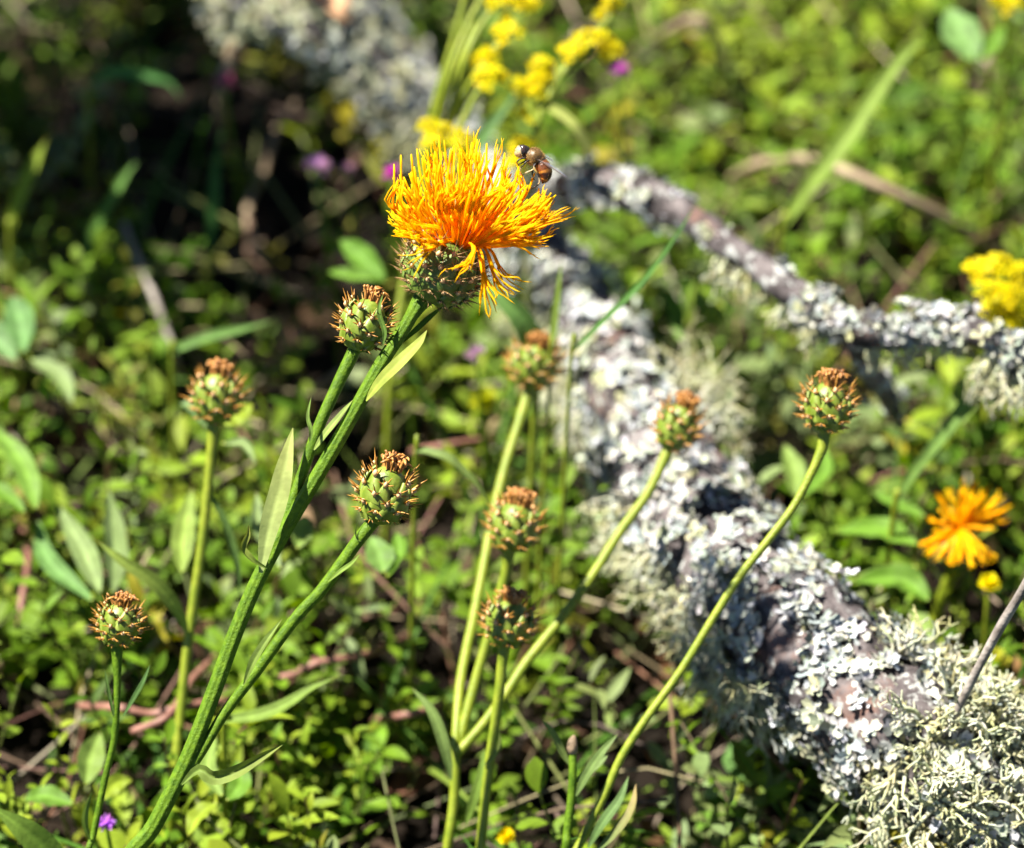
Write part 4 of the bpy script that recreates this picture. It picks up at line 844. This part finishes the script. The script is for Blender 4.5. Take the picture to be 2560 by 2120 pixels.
leafy('twisted light leaves between the two lower knapweed stems', (560, 2010), [([(555, 1990, .87), (520, 1920, .862), (540, 1840, .86)], .008, LG), ([(540, 2010, .87), (500, 2040, .862), (470, 2090, .86)], .010, YG), ([(570, 2000, .87), (600, 1960, .865), (590, 1900, .865)], .010, MG)])
leafy('fresh green leaves under the side limb', (1720, 860), [([(1740, 800, 1.02), (1760, 720, 1.0), (1800, 650, 1.0)], .010, (.14, .22, .02)), ([(1740, 810, 1.02), (1780, 790, 1.0), (1800, 750, 1.0)], .012, YG), ([(1700, 850, 1.02), (1690, 780, 1.0), (1660, 720, 1.0)], .009, MG)])
leafy('pair of green leaves beyond the arching knapweed stem', (1990, 1180), [([(1990, 1240, .96), (1985, 1180, .955), (1960, 1110, .955)], .011, LG), ([(2010, 1240, .96), (2060, 1180, .955), (2060, 1120, .96)], .009, MG)])
leafy('long bright leaves under the end of the side limb', (2420, 1000), [([(2400, 1060, .97), (2410, 1000, .96), (2440, 930, .96)], .014, LG), ([(2380, 960, .97), (2370, 920, .96), (2365, 870, .965)], .009, YG)])

# ================================================================= DRONE FLY
def make_fly():
    r = random.Random(2); DF = D0-.006; u = DF/FPX                      # metres per photo pixel at the fly
    def Q(px, py, z=0.0): return P(px, py, DF)-FWD*(z*u)
    t = thing('drone_fly', 'brown hairy drone fly clinging to the rim of the open orange flower', 'fly', Q(1320, 420))
    mb = MB()
    prof = [(1288, 388, 2), (1291, 386, 8), (1295, 384, 13), (1301, 380, 16.5), (1308, 379, 17), (1314, 380, 15), (1318, 383, 13.5), (1322, 385, 16), (1328, 388, 20), (1335, 391, 22), (1342, 395, 20.5), (1347, 399, 17), (1350, 402, 15), (1353, 407, 16), (1357, 415, 18.5), (1361, 425, 19), (1363, 435, 17), (1362, 445, 13), (1359, 452, 8), (1356, 459, 1.5)]
    s = spline(prof, 58); pts = [Q(float(a), float(b)) for a, b, _ in s]; ps, T, N = frames(pts, -FWD); V = []; F = []; C = []; K = 24
    for i, (p, tt, nn) in enumerate(zip(ps, T, N)):
        bb = tt.cross(nn); uu = i/57*19
        for k in range(K):
            a = 2*math.pi*k/K; V.append(p+(nn*math.cos(a)*1.05+bb*math.sin(a))*(float(s[i][2])*u))
            if uu < 3.2: c = (.42, .33, .16) if abs(math.cos(a)) > .25 or True else (.02, .015, .01)
            elif uu < 6.2: c = (.018, .013, .01)
            elif uu < 12.2: c = (.13, .075, .025)
            else:
                q = (uu-12.2)/6.8; c = (.045, .014, .008) if q > .55 else (.15, .045, .012)
                if .46 < q < .53 or .78 < q < .82: c = (.46, .19, .03)
                if q < .07: c = (.03, .018, .01)
            C.append(vary(c, r, .12))
    n = len(ps)
    for i in range(n-1):
        for k in range(K): F.append((i*K+k, i*K+(k+1) % K, (i+1)*K+(k+1) % K, (i+1)*K+k))
    F += [tuple(range(K-1, -1, -1)), tuple((n-1)*K+k for k in range(K))]
    mb.add(V, F, 0, C)
    BK = (.015, .010, .008); CR = (.42, .33, .18)
    def leg(rows, rad, cols):
        s = spline([tuple(Q(*q)) for q in rows], 14); tube(mb, s, [u*(rad[0]+(rad[1]-rad[0])*i/13) for i in range(14)], 6, 0, cols=[cols[min(len(cols)-1, int(i/14*len(cols)))] for i in range(14)])
    leg([(1318, 394, 10), (1300, 399, 14), (1292, 408, 14), (1297, 414, 10)], (2.6, 1.2), [BK, BK, (.3, .1, .02)])
    leg([(1320, 396, -8), (1312, 403, -8), (1300, 409, -4), (1295, 413, 0)], (2.2, 1.2), [BK])
    leg([(1324, 400, 12), (1313, 408, 16), (1310, 413, 15), (1302, 421, 12), (1300, 430, 8)], (2.4, 1.0), [BK, BK, CR])
    leg([(1334, 410, 12), (1334, 424, 18), (1318, 432, 18), (1306, 439, 12)], (2.4, 1.0), [BK, CR, CR, BK])
    leg([(1342, 408, 12), (1334, 420, 20), (1345, 438, 22), (1349, 456, 20), (1343, 464, 16), (1328, 473, 10)], (3.2, 1.6), [BK, (.25, .17, .04), BK, CR, BK, BK])
    leg([(1342, 408, -10), (1332, 422, -14), (1331, 438, -12), (1336, 450, -8)], (2.8, 1.2), [BK])
    body = build('body', mb, M['fly'], t)
    # eyes
    for sgn in (1, -1):
        mb = MB(); e = MB(); ellipsoid(e, 1, 1, 0, nu=12, nv=18); c0 = Q(1308, 376, 11*sgn)
        mb.add([c0+(RGT*v[0]*8.8+UPV*v[1]*13.0-FWD*v[2]*7.5)*u for v in e.v], e.f); build('eye', mb, M['fly_eye'], t)
    # antennae tuft, hair
    for sgn in (4, -4):
        mb = MB(); tube(mb, [Q(1297, 371, sgn), Q(1292, 369, sgn*1.3), Q(1288, 371, sgn*1.4)], [2*u, 1.7*u, .5*u], 6, 0, BK); build('antenna', mb, M['fly'], t)
    mb = MB()
    for _ in range(2600):
        i = r.randint(1, 55); k = r.randint(0, K-1); uu = i/57*19
        if 6.3 < uu < 12: L, c = r.uniform(4, 8), (.36, .22, .065)
        elif uu < 3.2: L, c = r.uniform(1.2, 2.5), (.5, .42, .24)
        elif uu > 12.6: L, c = r.uniform(1.2, 2.6), (.38, .2, .06)
        elif r.random() < .3: L, c = r.uniform(1.5, 3), (.05, .03, .02)
        else: continue
        a = 2*math.pi*(k+r.random())/K; d = N[i]*math.cos(a)*1.05+T[i].cross(N[i])*math.sin(a); p = ps[i]+d*(float(s[i][2])*u*.97)+T[i]*r.uniform(-1, 1)*u
        e = p+(d.normalized()+T[i]*.5+Vector((r.gauss(0, .2), r.gauss(0, .2), r.gauss(0, .2)))).normalized()*L*u; b = T[i]*.55*u
        mb.add([p-b, p+b, e], [(0, 1, 2)], 0, vary(c, r, .2))
    o = build('hair', mb, M['petal_fly'], t); o['kind'] = 'stuff'
    for rows, wd, nrm in [([(1337, 396, 13), (1358, 408, 22), (1385, 426, 30), (1405, 440, 33), (1418, 448, 33)], 30, UPV*.8+RGT*.45-FWD*.34), ([(1346, 390, -12), (1358, 390, -22), (1370, 393, -30), (1383, 400, -36)], 26, UPV*.72+RGT*.2-FWD*.62)]:
        mb = MB(); blade(mb, [Q(*q) for q in rows], wd*u, nrm, 16, .12, lambda v: max(.12, math.sin(math.pi*min(.98, .08+v*.9))**.6), (.5, .5, .52), nv=6); w_ = build('wing', mb, M['wing'], t)
        vm = MB(); tube(vm, spline([tuple(Q(*q)+nrm.normalized()*u*.8) for q in rows], 12), [1.0*u-.6*u*i/11 for i in range(12)], 5, 0, (.12, .06, .03)); build('wing_vein', vm, M['fly'], w_)
M['fly'] = mat('fly_body', attr=True, rough=0.38, scale=900, bump=.3, bscale=2500)
M['petal_fly'] = mat('fly_hair', attr=True, rough=0.6, trans=.3, scale=900)
M['fly_eye'] = mat('fly_eye', (0.022, 0.012, 0.010), (0.05, 0.03, 0.026), rough=0.22, scale=2500, spec=.6)
def wing_mat():
    m, t, n, l = new_mat('wing'); b = n['Principled BSDF']; b.inputs['Base Color'].default_value = (.16, .17, .20, 1); b.inputs['Roughness'].default_value = .18; b.inputs['Specular IOR Level'].default_value = .8
    tr = n.new('ShaderNodeBsdfTransparent'); ms = n.new('ShaderNodeMixShader'); tc = n.new('ShaderNodeTexCoord'); vz = n.new('ShaderNodeTexVoronoi'); vz.feature = 'DISTANCE_TO_EDGE'; vz.inputs['Scale'].default_value = 700
    l.new(tc.outputs['Object'], vz.inputs['Vector']); mr = n.new('ShaderNodeMapRange'); mr.inputs[1].default_value = 0; mr.inputs[2].default_value = .08; mr.inputs[3].default_value = .75; mr.inputs[4].default_value = .34
    l.new(vz.outputs['Distance'], mr.inputs[0]); l.new(mr.outputs[0], ms.inputs[0]); l.new(tr.outputs[0], ms.inputs[1]); l.new(b.outputs[0], ms.inputs[2]); l.new(ms.outputs[0], n['Material Output'].inputs[0]); return m
M['wing'] = wing_mat()
make_fly()
